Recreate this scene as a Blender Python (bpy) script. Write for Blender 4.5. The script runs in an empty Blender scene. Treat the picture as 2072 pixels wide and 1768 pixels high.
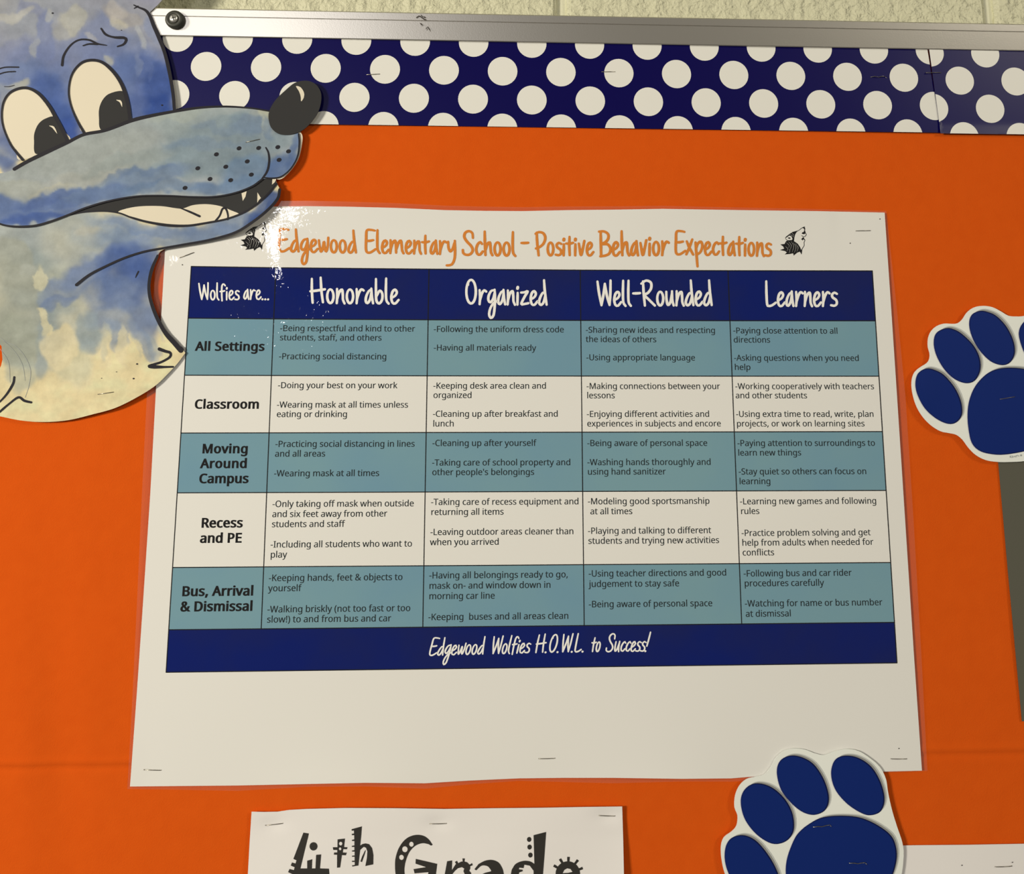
# Bulletin board with a laminated behaviour poster, painted wolf cutout and paw cutouts.
import bpy, math, random, json
import numpy as np
from mathutils import Vector, Matrix, noise
from mathutils.geometry import delaunay_2d_cdt, tessellate_polygon

# ------------------------------------------------------------------ camera
S = bpy.context.scene
C = S.collection
FPX, CX, CY = 1785.285, 1036.0, 387.0         # focal length and optical axis, in pixels of the uncropped phone picture
DIST, Z0 = 0.75, 1.50                          # camera to board, camera height
VX = np.array([41563.04, 430.26, FPX]); VX /= np.linalg.norm(VX)      # the board's horizontal seen from the camera
VU = np.array([33.34, -10628.19, FPX]); VU -= VX * (VX @ VU); VU /= np.linalg.norm(VU)
VN = -np.cross(VX, VU)                         # into the wall
cd = bpy.data.cameras.new('camera'); cam = bpy.data.objects.new('camera', cd); C.objects.link(cam)
R_ = Matrix([[VX[0], -VX[1], -VX[2]], [VN[0], -VN[1], -VN[2]], [VU[0], -VU[1], -VU[2]]])
cam.matrix_world = Matrix.Translation((0, -DIST, Z0)) @ R_.to_4x4()
cd.sensor_fit = 'HORIZONTAL'; cd.sensor_width = 36; cd.lens = FPX / 2072 * 36
cd.shift_y = -(884 - CY) / 2072; cd.clip_start = .01
S.camera = cam

# ------------------------------------------------------------------ light
W = bpy.data.worlds.new('world'); S.world = W; W.use_nodes = True
W.node_tree.nodes['Background'].inputs[0].default_value = (1.0, .92, .74, 1)
W.node_tree.nodes['Background'].inputs[1].default_value = .15
def area(name, loc, size, power, col=(1, .915, .745), target=(0, 0, 1.4)):
    l = bpy.data.lights.new(name, 'AREA'); l.shape = 'RECTANGLE'; l.size, l.size_y = size; l.energy = power; l.color = col
    o = bpy.data.objects.new(name, l); C.objects.link(o); o.location = loc
    o.rotation_euler = (Vector(target) - Vector(loc)).to_track_quat('-Z', 'Y').to_euler()
    return o
area('room_light', (-2.15, -1.95, 1.9), (.5, .3), 72)  # left key lamp, lowered well below ceiling height to suit the brightness falloff
area('room_light', (2.9, -2.7, 3.1), (.8, .5), 34)
area('corridor_light', (-2.10, -8.0, 2.50), (.34, .26), 30, (1, .96, .93))
area('corridor_light', (-3.60, -16.0, 2.32), (.50, .22), 60, (1, .97, .95))
S.view_settings.view_transform = 'Standard'; S.view_settings.look = 'None'
S.view_settings.gamma = 1; S.view_settings.use_curve_mapping = False
S.view_settings.exposure = 0.0

# ------------------------------------------------------------------ geometry helpers
def px2uv(px, py):
    """a point of the photograph -> metres on the board's face (u right, v up, from the point square to the camera)"""
    r = np.stack([np.asarray(px, float) - CX, np.asarray(py, float) - CY, np.full(np.shape(px), FPX)], -1)
    k = DIST / (r @ VN)
    return (r @ VX) * k, (r @ VU) * k
def uv2px(u, v):
    p = np.multiply.outer(np.asarray(u, float), VX) + np.multiply.outer(np.asarray(v, float), VU) + DIST * VN
    return p[..., 0] / p[..., 2] * FPX + CX, p[..., 1] / p[..., 2] * FPX + CY
def place(px, py, h):
    """world points that stand h metres proud of the board's face"""
    px = np.asarray(px, float); py = np.asarray(py, float); h = np.broadcast_to(np.asarray(h, float), px.shape)
    u, v = px2uv(px, py); k = (DIST - h) / DIST
    return np.stack([u * k, -h, Z0 + v * k], -1)
def mesh_obj(name, verts, faces, mat, parent=None, smooth=False):
    me = bpy.data.meshes.new(name); me.from_pydata([tuple(map(float, v)) for v in verts], [], faces); me.update()
    if smooth: me.polygons.foreach_set('use_smooth', [True] * len(me.polygons))
    o = bpy.data.objects.new(name, me); C.objects.link(o)
    if mat: me.materials.append(mat)
    if parent: o.parent = parent
    return o
def thing(name, label, cat, group=None):
    o = bpy.data.objects.new(name, None); C.objects.link(o); o.empty_display_size = .01
    o['label'] = label; o['category'] = cat
    if group: o['group'] = group
    return o
def anchor(t, loc):
    """move a thing's Empty to its base, its parts staying where they are"""
    t.location = loc
    for c in list(t.children): c.matrix_parent_inverse = Matrix.Translation(-Vector(loc))
def tag(o, label, cat=None, group=None):
    o['label'] = label
    if cat: o['category'] = cat
    if group: o['group'] = group
    return o
def Z(pts, ox, oy, s):                          # read coordinates off an enlarged crop of the photograph
    return [(ox + x / s, oy + y / s) for x, y in pts]
def smooth(pts, closed=False, step=5.0):
    P = np.array(pts, float); n = len(P); out = []
    if n < 3 and not closed: closed = False
    rng = range(n if closed else n - 1)
    for i in rng:
        p1, p2 = P[i], P[(i + 1) % n]
        p0 = P[i - 1] if (closed or i > 0) else 2 * p1 - p2
        p3 = P[(i + 2) % n] if (closed or i + 2 < n) else 2 * p2 - p1
        k = max(1, int(np.hypot(*(p2 - p1)) / step))
        for j in range(k):
            t = j / k
            out.append(.5 * ((2 * p1) + (-p0 + p2) * t + (2 * p0 - 5 * p1 + 4 * p2 - p3) * t * t + (-p0 + 3 * p1 - 3 * p2 + p3) * t ** 3))
    if not closed: out.append(P[-1])
    return [tuple(p) for p in out]
def dens(pts, step):
    out = []
    for i in range(len(pts)):
        a = np.array(pts[i], float); b = np.array(pts[(i + 1) % len(pts)], float)
        k = max(1, int(np.hypot(*(b - a)) / step))
        out += [tuple(a + (b - a) * j / k) for j in range(k)]
    return out
def inside(poly, X, Y):
    P = np.array(poly); c = np.zeros(X.shape, bool); n = len(P)
    for i in range(n):
        x1, y1 = P[i]; x2, y2 = P[i - 1]
        m = ((y1 > Y) != (y2 > Y))
        if not m.any(): continue
        c ^= m & (X < (x2 - x1) * (Y - y1) / ((y2 - y1) or 1e-12) + x1)
    return c
def fill(outer, holes=(), grid=None):
    """triangulate an outline, with grid points inside it when it has to bend"""
    loops = [list(outer)] + [list(h) for h in holes]
    V = [Vector(p) for l in loops for p in l]; E_ = []; k = 0
    for l in loops:
        E_ += [(k + i, k + (i + 1) % len(l)) for i in range(len(l))]; k += len(l)
    nb = len(V)
    if grid:
        A = np.array(outer); x0, y0 = A.min(0); x1, y1 = A.max(0)
        X, Y = np.meshgrid(np.arange(x0 + grid / 2, x1, grid), np.arange(y0 + grid / 2, y1, grid)); X[1::2] += grid / 2
        X = X.ravel(); Y = Y.ravel(); m = inside(outer, X, Y)
        for h in holes: m &= ~inside(h, X, Y)
        X = X[m]; Y = Y[m]
        B = np.array([p for l in loops for p in l]); keep = np.ones(len(X), bool)
        for i in range(0, len(X), 4000):
            dd = ((X[i:i + 4000, None] - B[None, :, 0]) ** 2 + (Y[i:i + 4000, None] - B[None, :, 1]) ** 2).min(1)
            keep[i:i + 4000] = dd > (grid * .45) ** 2
        V += [Vector(p) for p in zip(X[keep], Y[keep])]
    vs, es, fs, ov, oe, of = delaunay_2d_cdt(V, E_, [], 1 if not holes else 0, 1e-5, True)
    P = np.array([tuple(v) for v in vs]); F = [tuple(f) for f in fs]
    if holes or True:
        cen = np.array([P[list(f)].mean(0) for f in F]) if F else np.zeros((0, 2))
        m = inside(outer, cen[:, 0], cen[:, 1])
        for h in holes: m &= ~inside(h, cen[:, 0], cen[:, 1])
        def fat(f):
            a, b, c = P[f[0]], P[f[1]], P[f[2]]; ar = abs((b - a)[0] * (c - a)[1] - (b - a)[1] * (c - a)[0])
            L = max(np.hypot(*(b - a)), np.hypot(*(c - b)), np.hypot(*(a - c)))
            return ar > .012 * L
        F = [f for f, k in zip(F, m) if k and (len(f) != 3 or fat(f))]
    bnd = {}
    for f in F:
        for i in range(len(f)):
            e = (f[i], f[(i + 1) % len(f)])
            if (e[1], e[0]) in bnd: del bnd[(e[1], e[0])]
            else: bnd[e] = 1
    return P, F, list(bnd)
def sheet(name, outer, hf, mat, parent=None, grid=None, thick=0.0, holes=(), smooth_=True):
    P, F, B = fill(outer, holes, grid)
    h = hf(P[:, 0], P[:, 1]) if callable(hf) else np.full(len(P), hf)
    V = place(P[:, 0], P[:, 1], h); n = len(V)
    # front faces look at the camera: image y runs down
    a, b, c = (P[F[0][i]] for i in range(3))
    flip = ((b - a)[0] * (c - a)[1] - (b - a)[1] * (c - a)[0]) > 0
    FF = [tuple(reversed(f)) for f in F] if flip else list(F)
    if thick:
        V2 = V.copy(); V2[:, 1] += thick; V = np.vstack([V, V2])
        back = [tuple(i + n for i in reversed(f)) for f in FF]
        V = np.vstack([V, V]); m_ = 2 * n              # rim faces get vertices of their own, so that the face stays flat to its edge
        if flip: side = [(a_ + m_, b_ + m_, b_ + n + m_, a_ + n + m_) for a_, b_ in B]
        else: side = [(b_ + m_, a_ + m_, a_ + n + m_, b_ + n + m_) for a_, b_ in B]
        FF = FF + back + side
    o = mesh_obj(name, V, FF, mat, parent)
    if smooth_:
        nf = len(F); o.data.polygons.foreach_set('use_smooth', [i < nf for i in range(len(FF))])
    o['_n'] = n
    return o, P
def ribbon(pts, w, taper=True, closed=False):
    """a pen stroke as (verts, faces) in picture coordinates, round ended"""
    P = np.array(pts, float); n = len(P)
    ws = np.interp(np.arange(n), np.linspace(0, n - 1, len(w)), w) if hasattr(w, '__len__') else np.full(n, float(w))
    if closed: T = np.roll(P, -1, 0) - np.roll(P, 1, 0)
    else: T = np.gradient(P, axis=0)
    L = np.hypot(T[:, 0], T[:, 1]); L[L == 0] = 1; N = np.stack([-T[:, 1] / L, T[:, 0] / L], -1)
    A = P + N * ws[:, None] / 2; B = P - N * ws[:, None] / 2
    V = [tuple(p) for p in A] + [tuple(p) for p in B]
    F = [(i, (i + 1) % n, (i + 1) % n + n, i + n) for i in range(n if closed else n - 1)]
    if not closed:
        for e in (0, n - 1):
            k = len(V); a0 = math.atan2(*(T[e][::-1])) + (math.pi / 2 if e == 0 else -math.pi / 2)
            m = 6
            ring = [(P[e][0] + ws[e] / 2 * math.cos(a0 + math.pi * j / m), P[e][1] + ws[e] / 2 * math.sin(a0 + math.pi * j / m)) for j in range(m + 1)]
            V += ring; F.append(tuple(range(k, k + m + 1)))
    return V, F
def circle(x, y, rx, ry=None, n=28, a=0.0):
    ry = ry or rx; ca, sa = math.cos(a), math.sin(a)
    return [(x + rx * math.cos(t) * ca - ry * math.sin(t) * sa, y + rx * math.cos(t) * sa + ry * math.sin(t) * ca) for t in (2 * math.pi * i / n for i in range(n))]
def decal(name, groups, hf, mat, parent):
    """several flat outlines / strokes printed or inked on one surface, as one mesh"""
    V = []; F = []
    for v, f in groups:
        k = len(V); V += v
        for q in f:
            a, b, c = (np.array(v[q[i]]) for i in range(3))
            s = sum(v[q[i]][0] * v[q[(i + 1) % len(q)]][1] - v[q[(i + 1) % len(q)]][0] * v[q[i]][1] for i in range(len(q)))
            q = tuple(reversed(q)) if s > 0 else tuple(q)
            F.append(tuple(k + i for i in q))
    P = np.array(V); h = hf(P[:, 0], P[:, 1]) if callable(hf) else np.full(len(P), hf)
    return mesh_obj(name, place(P[:, 0], P[:, 1], h), F, mat, parent)
def poly(pts, holes=()):
    P, F, _ = fill(pts, holes)
    return [tuple(p) for p in P], F
def wfill(contours):
    """fill outlines that may cross themselves or each other (non-zero winding), without overlapping faces"""
    V = []; E_ = []
    for c in contours:
        k = len(V); V += [Vector((float(p[0]), float(p[1]))) for p in c]; E_ += [(k + i, k + (i + 1) % len(c)) for i in range(len(c))]
    vs, es, fs, _, _, _ = delaunay_2d_cdt(V, E_, [], 0, 1e-6, False)
    if not fs: return [], []
    P = np.array([tuple(v) for v in vs]); T = np.array([tuple(f) for f in fs]); cen = P[T].mean(1); X, Y = cen[:, 0], cen[:, 1]
    w = np.zeros(len(T), int)
    for c in contours:
        q = np.array(c, float); r = np.roll(q, -1, 0)
        x1, y1, x2, y2 = (a[:, None] for a in (q[:, 0], q[:, 1], r[:, 0], r[:, 1]))
        left = (x2 - x1) * (Y - y1) - (X - x1) * (y2 - y1)
        w += ((y1 <= Y) & (y2 > Y) & (left > 0)).sum(0) - ((y1 > Y) & (y2 <= Y) & (left < 0)).sum(0)
    return [tuple(p) for p in P], [tuple(int(i) for i in t) for t in T[w != 0]]
def outline(pts, w):
    """closed outline of a round-ended pen stroke, always turning the same way"""
    P = np.array(pts, float); n = len(P)
    ws = np.interp(np.arange(n), np.linspace(0, n - 1, len(w)), w) if hasattr(w, '__len__') else np.full(n, float(w))
    T = np.gradient(P, axis=0); L = np.hypot(T[:, 0], T[:, 1]); L[L == 0] = 1; T = T / L[:, None]; N = np.stack([-T[:, 1], T[:, 0]], -1)
    A = P + N * ws[:, None] / 2; B = P - N * ws[:, None] / 2
    def cap(i, t, n0): return [tuple(P[i] + ws[i] / 2 * (n0 * math.cos(math.pi * j / 6) + t * math.sin(math.pi * j / 6))) for j in range(1, 6)]
    return [tuple(p) for p in A] + cap(-1, T[-1], N[-1]) + [tuple(p) for p in B[::-1]] + cap(0, -T[0], -N[0])
def up(hf, d): return (lambda x, y: hf(x, y) + d) if callable(hf) else hf + d

# ------------------------------------------------------------------ materials
LF = (.83, .76, .61)
def lin(c): c /= 255; return c / 12.92 if c <= .04045 else ((c + .055) / 1.055) ** 2.4
def col(r, g, b, lf=True):
    return tuple(min(.9, lin(c) / (k if lf else 1)) for c, k in zip((r, g, b), LF)) + (1,)
def mat(name, c, rough=.7, metal=0, coat=0, coat_rough=.1, spec=.5, bump=None, vary=None, coatbump=None):
    m = bpy.data.materials.new(name); m.use_nodes = True; nt = m.node_tree; b = nt.nodes['Principled BSDF']
    b.inputs['Base Color'].default_value = c; b.inputs['Roughness'].default_value = rough; b.inputs['Metallic'].default_value = metal
    b.inputs['Coat IOR'].default_value = 1.42; b.inputs['Specular IOR Level'].default_value = spec; b.inputs['Coat Weight'].default_value = coat; b.inputs['Coat Roughness'].default_value = coat_rough
    tc = nt.nodes.new('ShaderNodeTexCoord')
    if vary:                                    # (scale, colour 2, contrast)
        n = nt.nodes.new('ShaderNodeTexNoise'); n.inputs['Scale'].default_value = vary[0]; n.inputs['Detail'].default_value = 5
        nt.links.new(tc.outputs['Object'], n.inputs['Vector'])
        r = nt.nodes.new('ShaderNodeValToRGB'); r.color_ramp.elements[0].position = .5 - vary[2]; r.color_ramp.elements[1].position = .5 + vary[2]
        r.color_ramp.elements[0].color = c; r.color_ramp.elements[1].color = vary[1]
        nt.links.new(n.outputs['Fac'], r.inputs['Fac']); nt.links.new(r.outputs['Color'], b.inputs['Base Color'])
    def bumps(spec_, sock):
        prev = None
        for sc, st, dist in spec_:
            n = nt.nodes.new('ShaderNodeTexNoise'); n.inputs['Scale'].default_value = sc; n.inputs['Detail'].default_value = 3
            nt.links.new(tc.outputs['Object'], n.inputs['Vector'])
            bp = nt.nodes.new('ShaderNodeBump'); bp.inputs['Strength'].default_value = st; bp.inputs['Distance'].default_value = dist
            nt.links.new(n.outputs['Fac'], bp.inputs['Height'])
            if prev: nt.links.new(prev.outputs['Normal'], bp.inputs['Normal'])
            prev = bp
        nt.links.new(prev.outputs['Normal'], b.inputs[sock])
    if bump: bumps(bump, 'Normal')
    if coatbump: bumps(coatbump, 'Coat Normal')
    return m
LAM = dict(rough=.75, spec=.08, coat=1, coat_rough=.03, coatbump=[(9, 1, .0003), (260, 1, .00008)])
M = {}
M['orange'] = mat('orange_cloth', col(203, 80, 15), .92, spec=.05, bump=[(1500, .7, .0003), (14, .5, .004)], vary=(80, col(199, 76, 13), .35))
M['alu'] = mat('brushed_aluminium', (.62, .60, .57, 1), .34, metal=1, bump=[(900, .15, .0002)])
M['rubber'] = mat('black_rubber', (.035, .037, .03, 1), .5)
M['screw'] = mat('steel_screw', (.9, .9, .86, 1), .35, metal=1)
M['steel'] = mat('staple_steel', (.33, .31, .27, 1), .3, metal=1)
M['block'] = mat('painted_block', col(196, 188, 148), .45, spec=.3, bump=[(95, 1, .006), (330, .7, .0015)])
M['mortar'] = mat('painted_mortar', col(206, 198, 160), .5, bump=[(200, .6, .001)])
M['navy'] = mat('navy_border_print', col(4, 0, 62), .33, spec=.22)
M['dotw'] = mat('white_border_print', col(214, 206, 184), .45, spec=.2)
M['paper'] = mat('poster_paper', col(214, 206, 186), **LAM)
M['teal'] = mat('teal_print', col(105, 137, 143), vary=(9, col(112, 142, 141), .15), **LAM)
M['blue'] = mat('blue_print', col(0, 20, 84), vary=(11, col(14, 24, 74), .12), **LAM)
M['ink'] = mat('black_print', (.012, .012, .014, 1), **LAM)
M['tinyink'] = mat('text_print', (.018, .026, .03, 1), **LAM)
M['otitle'] = mat('orange_print', col(200, 118, 44), **LAM)
M['wtitle'] = mat('white_print', col(226, 220, 200), **LAM)
M['plain'] = mat('copy_paper', col(216, 206, 188), .85, spec=.2, bump=[(500, .15, .0003)])
M['toner'] = mat('toner_black', (.022, .02, .018, 1), .6)
M['pawcard'] = mat('paw_card', col(218, 214, 192), .5, spec=.2)
M['pawblue'] = mat('paw_blue_print', col(12, 34, 90), .5, spec=.15)
M['pawrim'] = mat('paw_rim_print', col(58, 60, 110), .5, spec=.15)
M['pawedge'] = mat('paw_dark_rim_print', col(8, 16, 56), .5, spec=.15)
M['pawgrey'] = mat('paw_grey_print', col(134, 130, 116), .5, spec=.4)
M['pawgrey2'] = mat('paw_pale_grey_print', col(180, 177, 161), .5, spec=.4)
M['grey'] = mat('grey_construction_paper', col(86, 82, 66), .95, spec=.1, bump=[(900, .3, .0003)])
M['cream'] = mat('cream_paint', col(210, 195, 162), .8, spec=.2)
M['charcoal'] = mat('charcoal_paint', col(50, 48, 44), .85, spec=.2)
M['marker'] = mat('black_marker', col(24, 22, 28), .7, spec=.3)
M['pencil'] = mat('pencil', col(150, 150, 138), .8)
M['hole'] = mat('pin_hole', (.03, .025, .02, 1), .9)
def paint_mat():
    m = mat('watercolour_paint', (1, 1, 1, 1), .8, spec=.2, bump=[(700, .25, .0003)])
    nt = m.node_tree; b = nt.nodes['Principled BSDF']; a = nt.nodes.new('ShaderNodeAttribute'); a.attribute_name = 'paint'
    n = nt.nodes.new('ShaderNodeTexNoise'); n.inputs['Scale'].default_value = 90; n.inputs['Detail'].default_value = 8; n.inputs['Roughness'].default_value = .65
    tc = nt.nodes.new('ShaderNodeTexCoord'); nt.links.new(tc.outputs['Object'], n.inputs['Vector'])
    mr = nt.nodes.new('ShaderNodeMapRange'); mr.inputs['From Min'].default_value = .3; mr.inputs['From Max'].default_value = .7; mr.inputs['To Min'].default_value = .86; mr.inputs['To Max'].default_value = 1.12
    nt.links.new(n.outputs['Fac'], mr.inputs['Value'])
    mx = nt.nodes.new('ShaderNodeVectorMath'); mx.operation = 'SCALE'
    nt.links.new(a.outputs['Color'], mx.inputs[0]); nt.links.new(mr.outputs['Result'], mx.inputs['Scale'])
    nt.links.new(mx.outputs['Vector'], b.inputs['Base Color'])
    return m
M['paint'] = paint_mat()
def film_mat():
    m = bpy.data.materials.new('laminate_film'); m.use_nodes = True; nt = m.node_tree; nt.nodes.clear()
    o = nt.nodes.new('ShaderNodeOutputMaterial'); t = nt.nodes.new('ShaderNodeBsdfTransparent'); t.inputs[0].default_value = (.97, .95, .93, 1)
    g = nt.nodes.new('ShaderNodeBsdfGlossy'); g.inputs['Roughness'].default_value = .12
    d = nt.nodes.new('ShaderNodeBsdfDiffuse'); d.inputs[0].default_value = (.8, .78, .76, 1)
    a = nt.nodes.new('ShaderNodeMixShader'); a.inputs[0].default_value = .045
    b = nt.nodes.new('ShaderNodeMixShader'); b.inputs[0].default_value = .04
    nt.links.new(t.outputs[0], a.inputs[1]); nt.links.new(d.outputs[0], a.inputs[2])
    nt.links.new(a.outputs[0], b.inputs[1]); nt.links.new(g.outputs[0], b.inputs[2]); nt.links.new(b.outputs[0], o.inputs[0])
    return m
M['film'] = film_mat()

# ------------------------------------------------------------------ block wall behind the board
WY = .022                                       # the wall's face lies this far behind the board's face
wall = mesh_obj('wall_back', [(-2.3, WY + .006, .2), (2.6, WY + .006, .2), (2.6, WY + .006, 2.95), (-2.3, WY + .006, 2.95),
                              (-2.3, WY + .15, .2), (2.6, WY + .15, .2), (2.6, WY + .15, 2.95), (-2.3, WY + .15, 2.95)],
                [(0, 1, 2, 3), (7, 6, 5, 4), (0, 4, 5, 1), (1, 5, 6, 2), (2, 6, 7, 3), (3, 7, 4, 0)], M['mortar'])
wall['kind'] = 'structure'
def block_mesh():
    w, h, d, j, b = .406, .203, .05, .0045, .004
    V = []
    for y, k in ((0, b + j), (.003, j)):
        V += [(k, y, k), (w - k, y, k), (w - k, y, h - k), (k, y, h - k)]
    V += [(j, .012, j), (w - j, .012, j), (w - j, .012, h - j), (j, .012, h - j)]
    F = [(0, 1, 2, 3)]
    for a in (0, 4): F += [(a + i, a + 4 + i, a + 4 + (i + 1) % 4, a + (i + 1) % 4) for i in range(4)]
    me = bpy.data.meshes.new('concrete_block'); me.from_pydata(V, [], F); me.materials.append(M['block']); me.update()
    return me
bm_ = block_mesh()
JX = float(px2uv([1137], [20])[0][0]) * (DIST + WY) / DIST     # vertical joint seen above the frame
topv = float(px2uv([1137], [60])[1][0])
for r in range(-7, 6):
    z = Z0 + topv - .09 + .203 * r
    for k in range(-6, 6):
        o = bpy.data.objects.new('concrete_block', bm_); C.objects.link(o); o.parent = wall
        o.location = (JX + .406 * (k + (.5 if r % 2 else 0)), WY, z)

# ------------------------------------------------------------------ board: orange cloth, aluminium frame, rubber bumper
board = thing('bulletin_board', 'wall bulletin board covered in bright orange cloth inside an aluminium frame', 'bulletin board')
U0, U1 = -.80, .98
vt = float(px2uv([352], [75])[1][0]); vb = -1.0
def cloth_h(x, y):
    u, v = px2uv(x, y)
    h = .0004 * np.sin(u * 9 + 1) * np.sin(v * 7)
    h += .0008 * np.exp(-((y - (1543 - (x - 100) * .0145)) / 7.0) ** 2) * (np.abs(x - 1100) > 700) - .0007 * np.exp(-((y - (1553 - (x - 100) * .0145)) / 8.0) ** 2)
    h += .0009 * np.sin(x / 26.0 + .5 * np.sin(y / 160)) * np.exp(-((x - 90) / 110) ** 2) * np.exp(-((y - 1500) / 330) ** 2)
    return h - .0006
def grid_uv(name, u0, u1, v0, v1, nu, nv, hf, m, parent):
    us = np.linspace(u0, u1, nu); vs = np.linspace(v0, v1, nv); UU, VV = np.meshgrid(us, vs)
    X, Y = uv2px(UU, VV); H = hf(X, Y)
    V = np.stack([UU, -H, Z0 + VV], -1).reshape(-1, 3)
    F = [(j * nu + i, j * nu + i + 1, (j + 1) * nu + i + 1, (j + 1) * nu + i) for j in range(nv - 1) for i in range(nu - 1)]
    return mesh_obj(name, V, F, m, parent, True)
grid_uv('cloth_backing', U0, U1, vb, vt + .002, 300, 640, cloth_h, M['orange'], board)
mesh_obj('backing_panel', [(U0, .004, Z0 + vb), (U1, .004, Z0 + vb), (U1, .004, Z0 + vt), (U0, .004, Z0 + vt),
                           (U0, WY - .001, Z0 + vb), (U1, WY - .001, Z0 + vb), (U1, WY - .001, Z0 + vt), (U0, WY - .001, Z0 + vt)],
         [(0, 1, 2, 3), (7, 6, 5, 4), (0, 4, 5, 1), (1, 5, 6, 2), (2, 6, 7, 3), (3, 7, 4, 0)], M['plain'], board)
FW = .0245                                      # frame width
PROF = [(0, -.001), (0, .0028), (.0006, .0034), (.0168, .0054), (.0172, .0050), (.0176, .0055), (FW - .001, .0062), (FW, .0054), (FW, -WY + .001), (0, -WY + .001)]
def rail(a, b, nrm):
    """an extruded, mitred frame rail; profile (distance out from the inner edge, height)"""
    a = np.array(a, float); b = np.array(b, float); t = (b - a) / np.linalg.norm(b - a); nrm = np.array(nrm, float); V = []
    for p, s in ((a, -1), (b, 1)):
        for o_, h in PROF:
            q = p + nrm * o_ + t * s * o_
            V.append((q[0], -h, Z0 + q[1]))
    n = len(PROF); F = [(i, (i + 1) % n, n + (i + 1) % n, n + i) for i in range(n)] + [tuple(range(n))[::-1], tuple(range(n, 2 * n))]
    o = mesh_obj('frame_rail', V, F, M['alu'], board)
    bm = __import__('bmesh').new(); bm.from_mesh(o.data); __import__('bmesh').ops.recalc_face_normals(bm, faces=bm.faces); bm.to_mesh(o.data); bm.free()
    return o
rail((U0, vt), (U1, vt), (0, 1)); rail((U1, vb), (U0, vb), (0, -1)); rail((U0, vb), (U0, vt), (-1, 0)); rail((U1, vt), (U1, vb), (1, 0))
# little scuffs on the frame
scuff = []
for pts in ([(597, 105), (615, 95), (640, 112), (655, 118)], [(625, 90), (633, 98)], [(620, 140), (633, 145), (628, 148)], [(655, 172), (666, 160), (676, 178)], [(640, 100), (650, 103)]):
    scuff.append(wfill([outline(smooth(Z(pts, 640, 0, 2.947), step=2), 1.6)]))
for q in scuff: decal('scuff_mark', [q], .0072, M['hole'], board)
# rubber bumper with its screw
def lathe(name, prof, cx, cz, m, parent, n=32, tilt=None):
    V = []
    for r, h in prof: V += [(cx + r * math.cos(2 * math.pi * i / n), -h, cz + r * math.sin(2 * math.pi * i / n)) for i in range(n)]
    F = [(k * n + i, k * n + (i + 1) % n, (k + 1) * n + (i + 1) % n, (k + 1) * n + i) for k in range(len(prof) - 1) for i in range(n)]
    F.append(tuple(range((len(prof) - 1) * n, len(prof) * n)))
    return mesh_obj(name, V, F, m, parent, True)
bu, bv = (float(a[0]) for a in px2uv([359.5], [46])); bz = Z0 + bv
bump_ = lathe('rubber_bumper', [(.0077, .004), (.0080, .0065), (.0078, .0092), (.0070, .0103), (.0045, .0106), (.0040, .0098)], bu, bz, M['rubber'], board)
sc_ = lathe('screw', [(.0036, .0097), (.0036, .0108), (.0031, .0116), (.0018, .0120), (.0004, .0121)], bu, bz, M['screw'], bump_)
for a in (.3, .3 + math.pi / 2):
    c_, s_ = math.cos(a) * .0022, math.sin(a) * .0022; e, f = -s_ * .18, c_ * .18
    mesh_obj('screw_slot', [(bu - c_ - e, -.01225, bz - s_ - f), (bu + c_ - e, -.01225, bz + s_ - f), (bu + c_ + e, -.01225, bz + s_ + f), (bu - c_ + e, -.01225, bz - s_ + f)], [(0, 1, 2, 3)], M['rubber'], bump_)
anchor(board, (0, 0, Z0 + vb))

# ------------------------------------------------------------------ polka-dot border strips
def strip(pt, pb, u0, u1, phase_px, hh, seam, label, top, bot, lift=0):
    """pt/pb: v of top and bottom edge; dots on a 45 degree lattice"""
    t = thing('border_strip', label, 'border strip', 'polka-dot border strips along the top of the board')
    def hf(x, y):
        s = np.clip((y - 255) / 14, 0, 1)
        return hh + lift * s + .0002 * np.sin(x / 90.0)
    ring = [(u0, top), (u1 if seam != 'r' else u1 - .002, top), (u1 + (.0045 if seam == 'r' else 0), bot), (u0 + (.0045 if seam == 'l' else 0), bot)]
    X, Y = uv2px(*np.array(dens(ring, .01)).T)
    sheet('strip', list(zip(X, Y)), hf, M['navy'], t, grid=7, thick=.0003)
    cu, cv, p, r = phase_px
    g = []
    for row in range(-1, 4):
        for k in range(-20, 20):
            x = cu + p * (k + .5 * (row % 2)); y = cv - p * .5 * row
            if x + r < u0 or x - r > u1: continue
            c = np.array(circle(x, y, r, n=36)); c[:, 1] = np.clip(c[:, 1], bot + .0001, top - .0001)
            lo = u0 + (.0045 * (top - c[:, 1]) / (top - bot) if seam == 'l' else 0) + .0001
            hi = u1 + (-.002 + .0065 * (top - c[:, 1]) / (top - bot) if seam == 'r' else 0) - .0001
            c[:, 0] = np.clip(c[:, 0], lo, hi)
            if c[:, 0].max() - c[:, 0].min() < .0008 or c[:, 1].max() - c[:, 1].min() < .0008: continue
            q = [tuple(c[0])]
            for a in c[1:]:
                if abs(a[0] - q[-1][0]) + abs(a[1] - q[-1][1]) > 1e-5: q.append(tuple(a))
            if abs(q[0][0] - q[-1][0]) + abs(q[0][1] - q[-1][1]) < 1e-5: q.pop()
            X, Y = uv2px(*np.array(q).T)
            g.append((list(zip(X, Y)), [tuple(range(len(q)))]))
    decal('polka_dots', g, up(hf, .00018), M['dotw'], t)
    anchor(t, (u0, 0, Z0 + bot))
    return t
bt = vt; bb = float(px2uv([1100], [257.5])[1][0])
def duv(x, y): a, b = px2uv([x], [y]); return float(a[0]), float(b[0])
d0 = duv(1017, 144); d1 = duv(1829, 158.3)
pitch = (d1[0] - d0[0]) / 7
dr = (duv(1017 + 30, 144)[0] - duv(1017 - 30, 144)[0]) / 2
useam = duv(1885, 150)[0]
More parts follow.
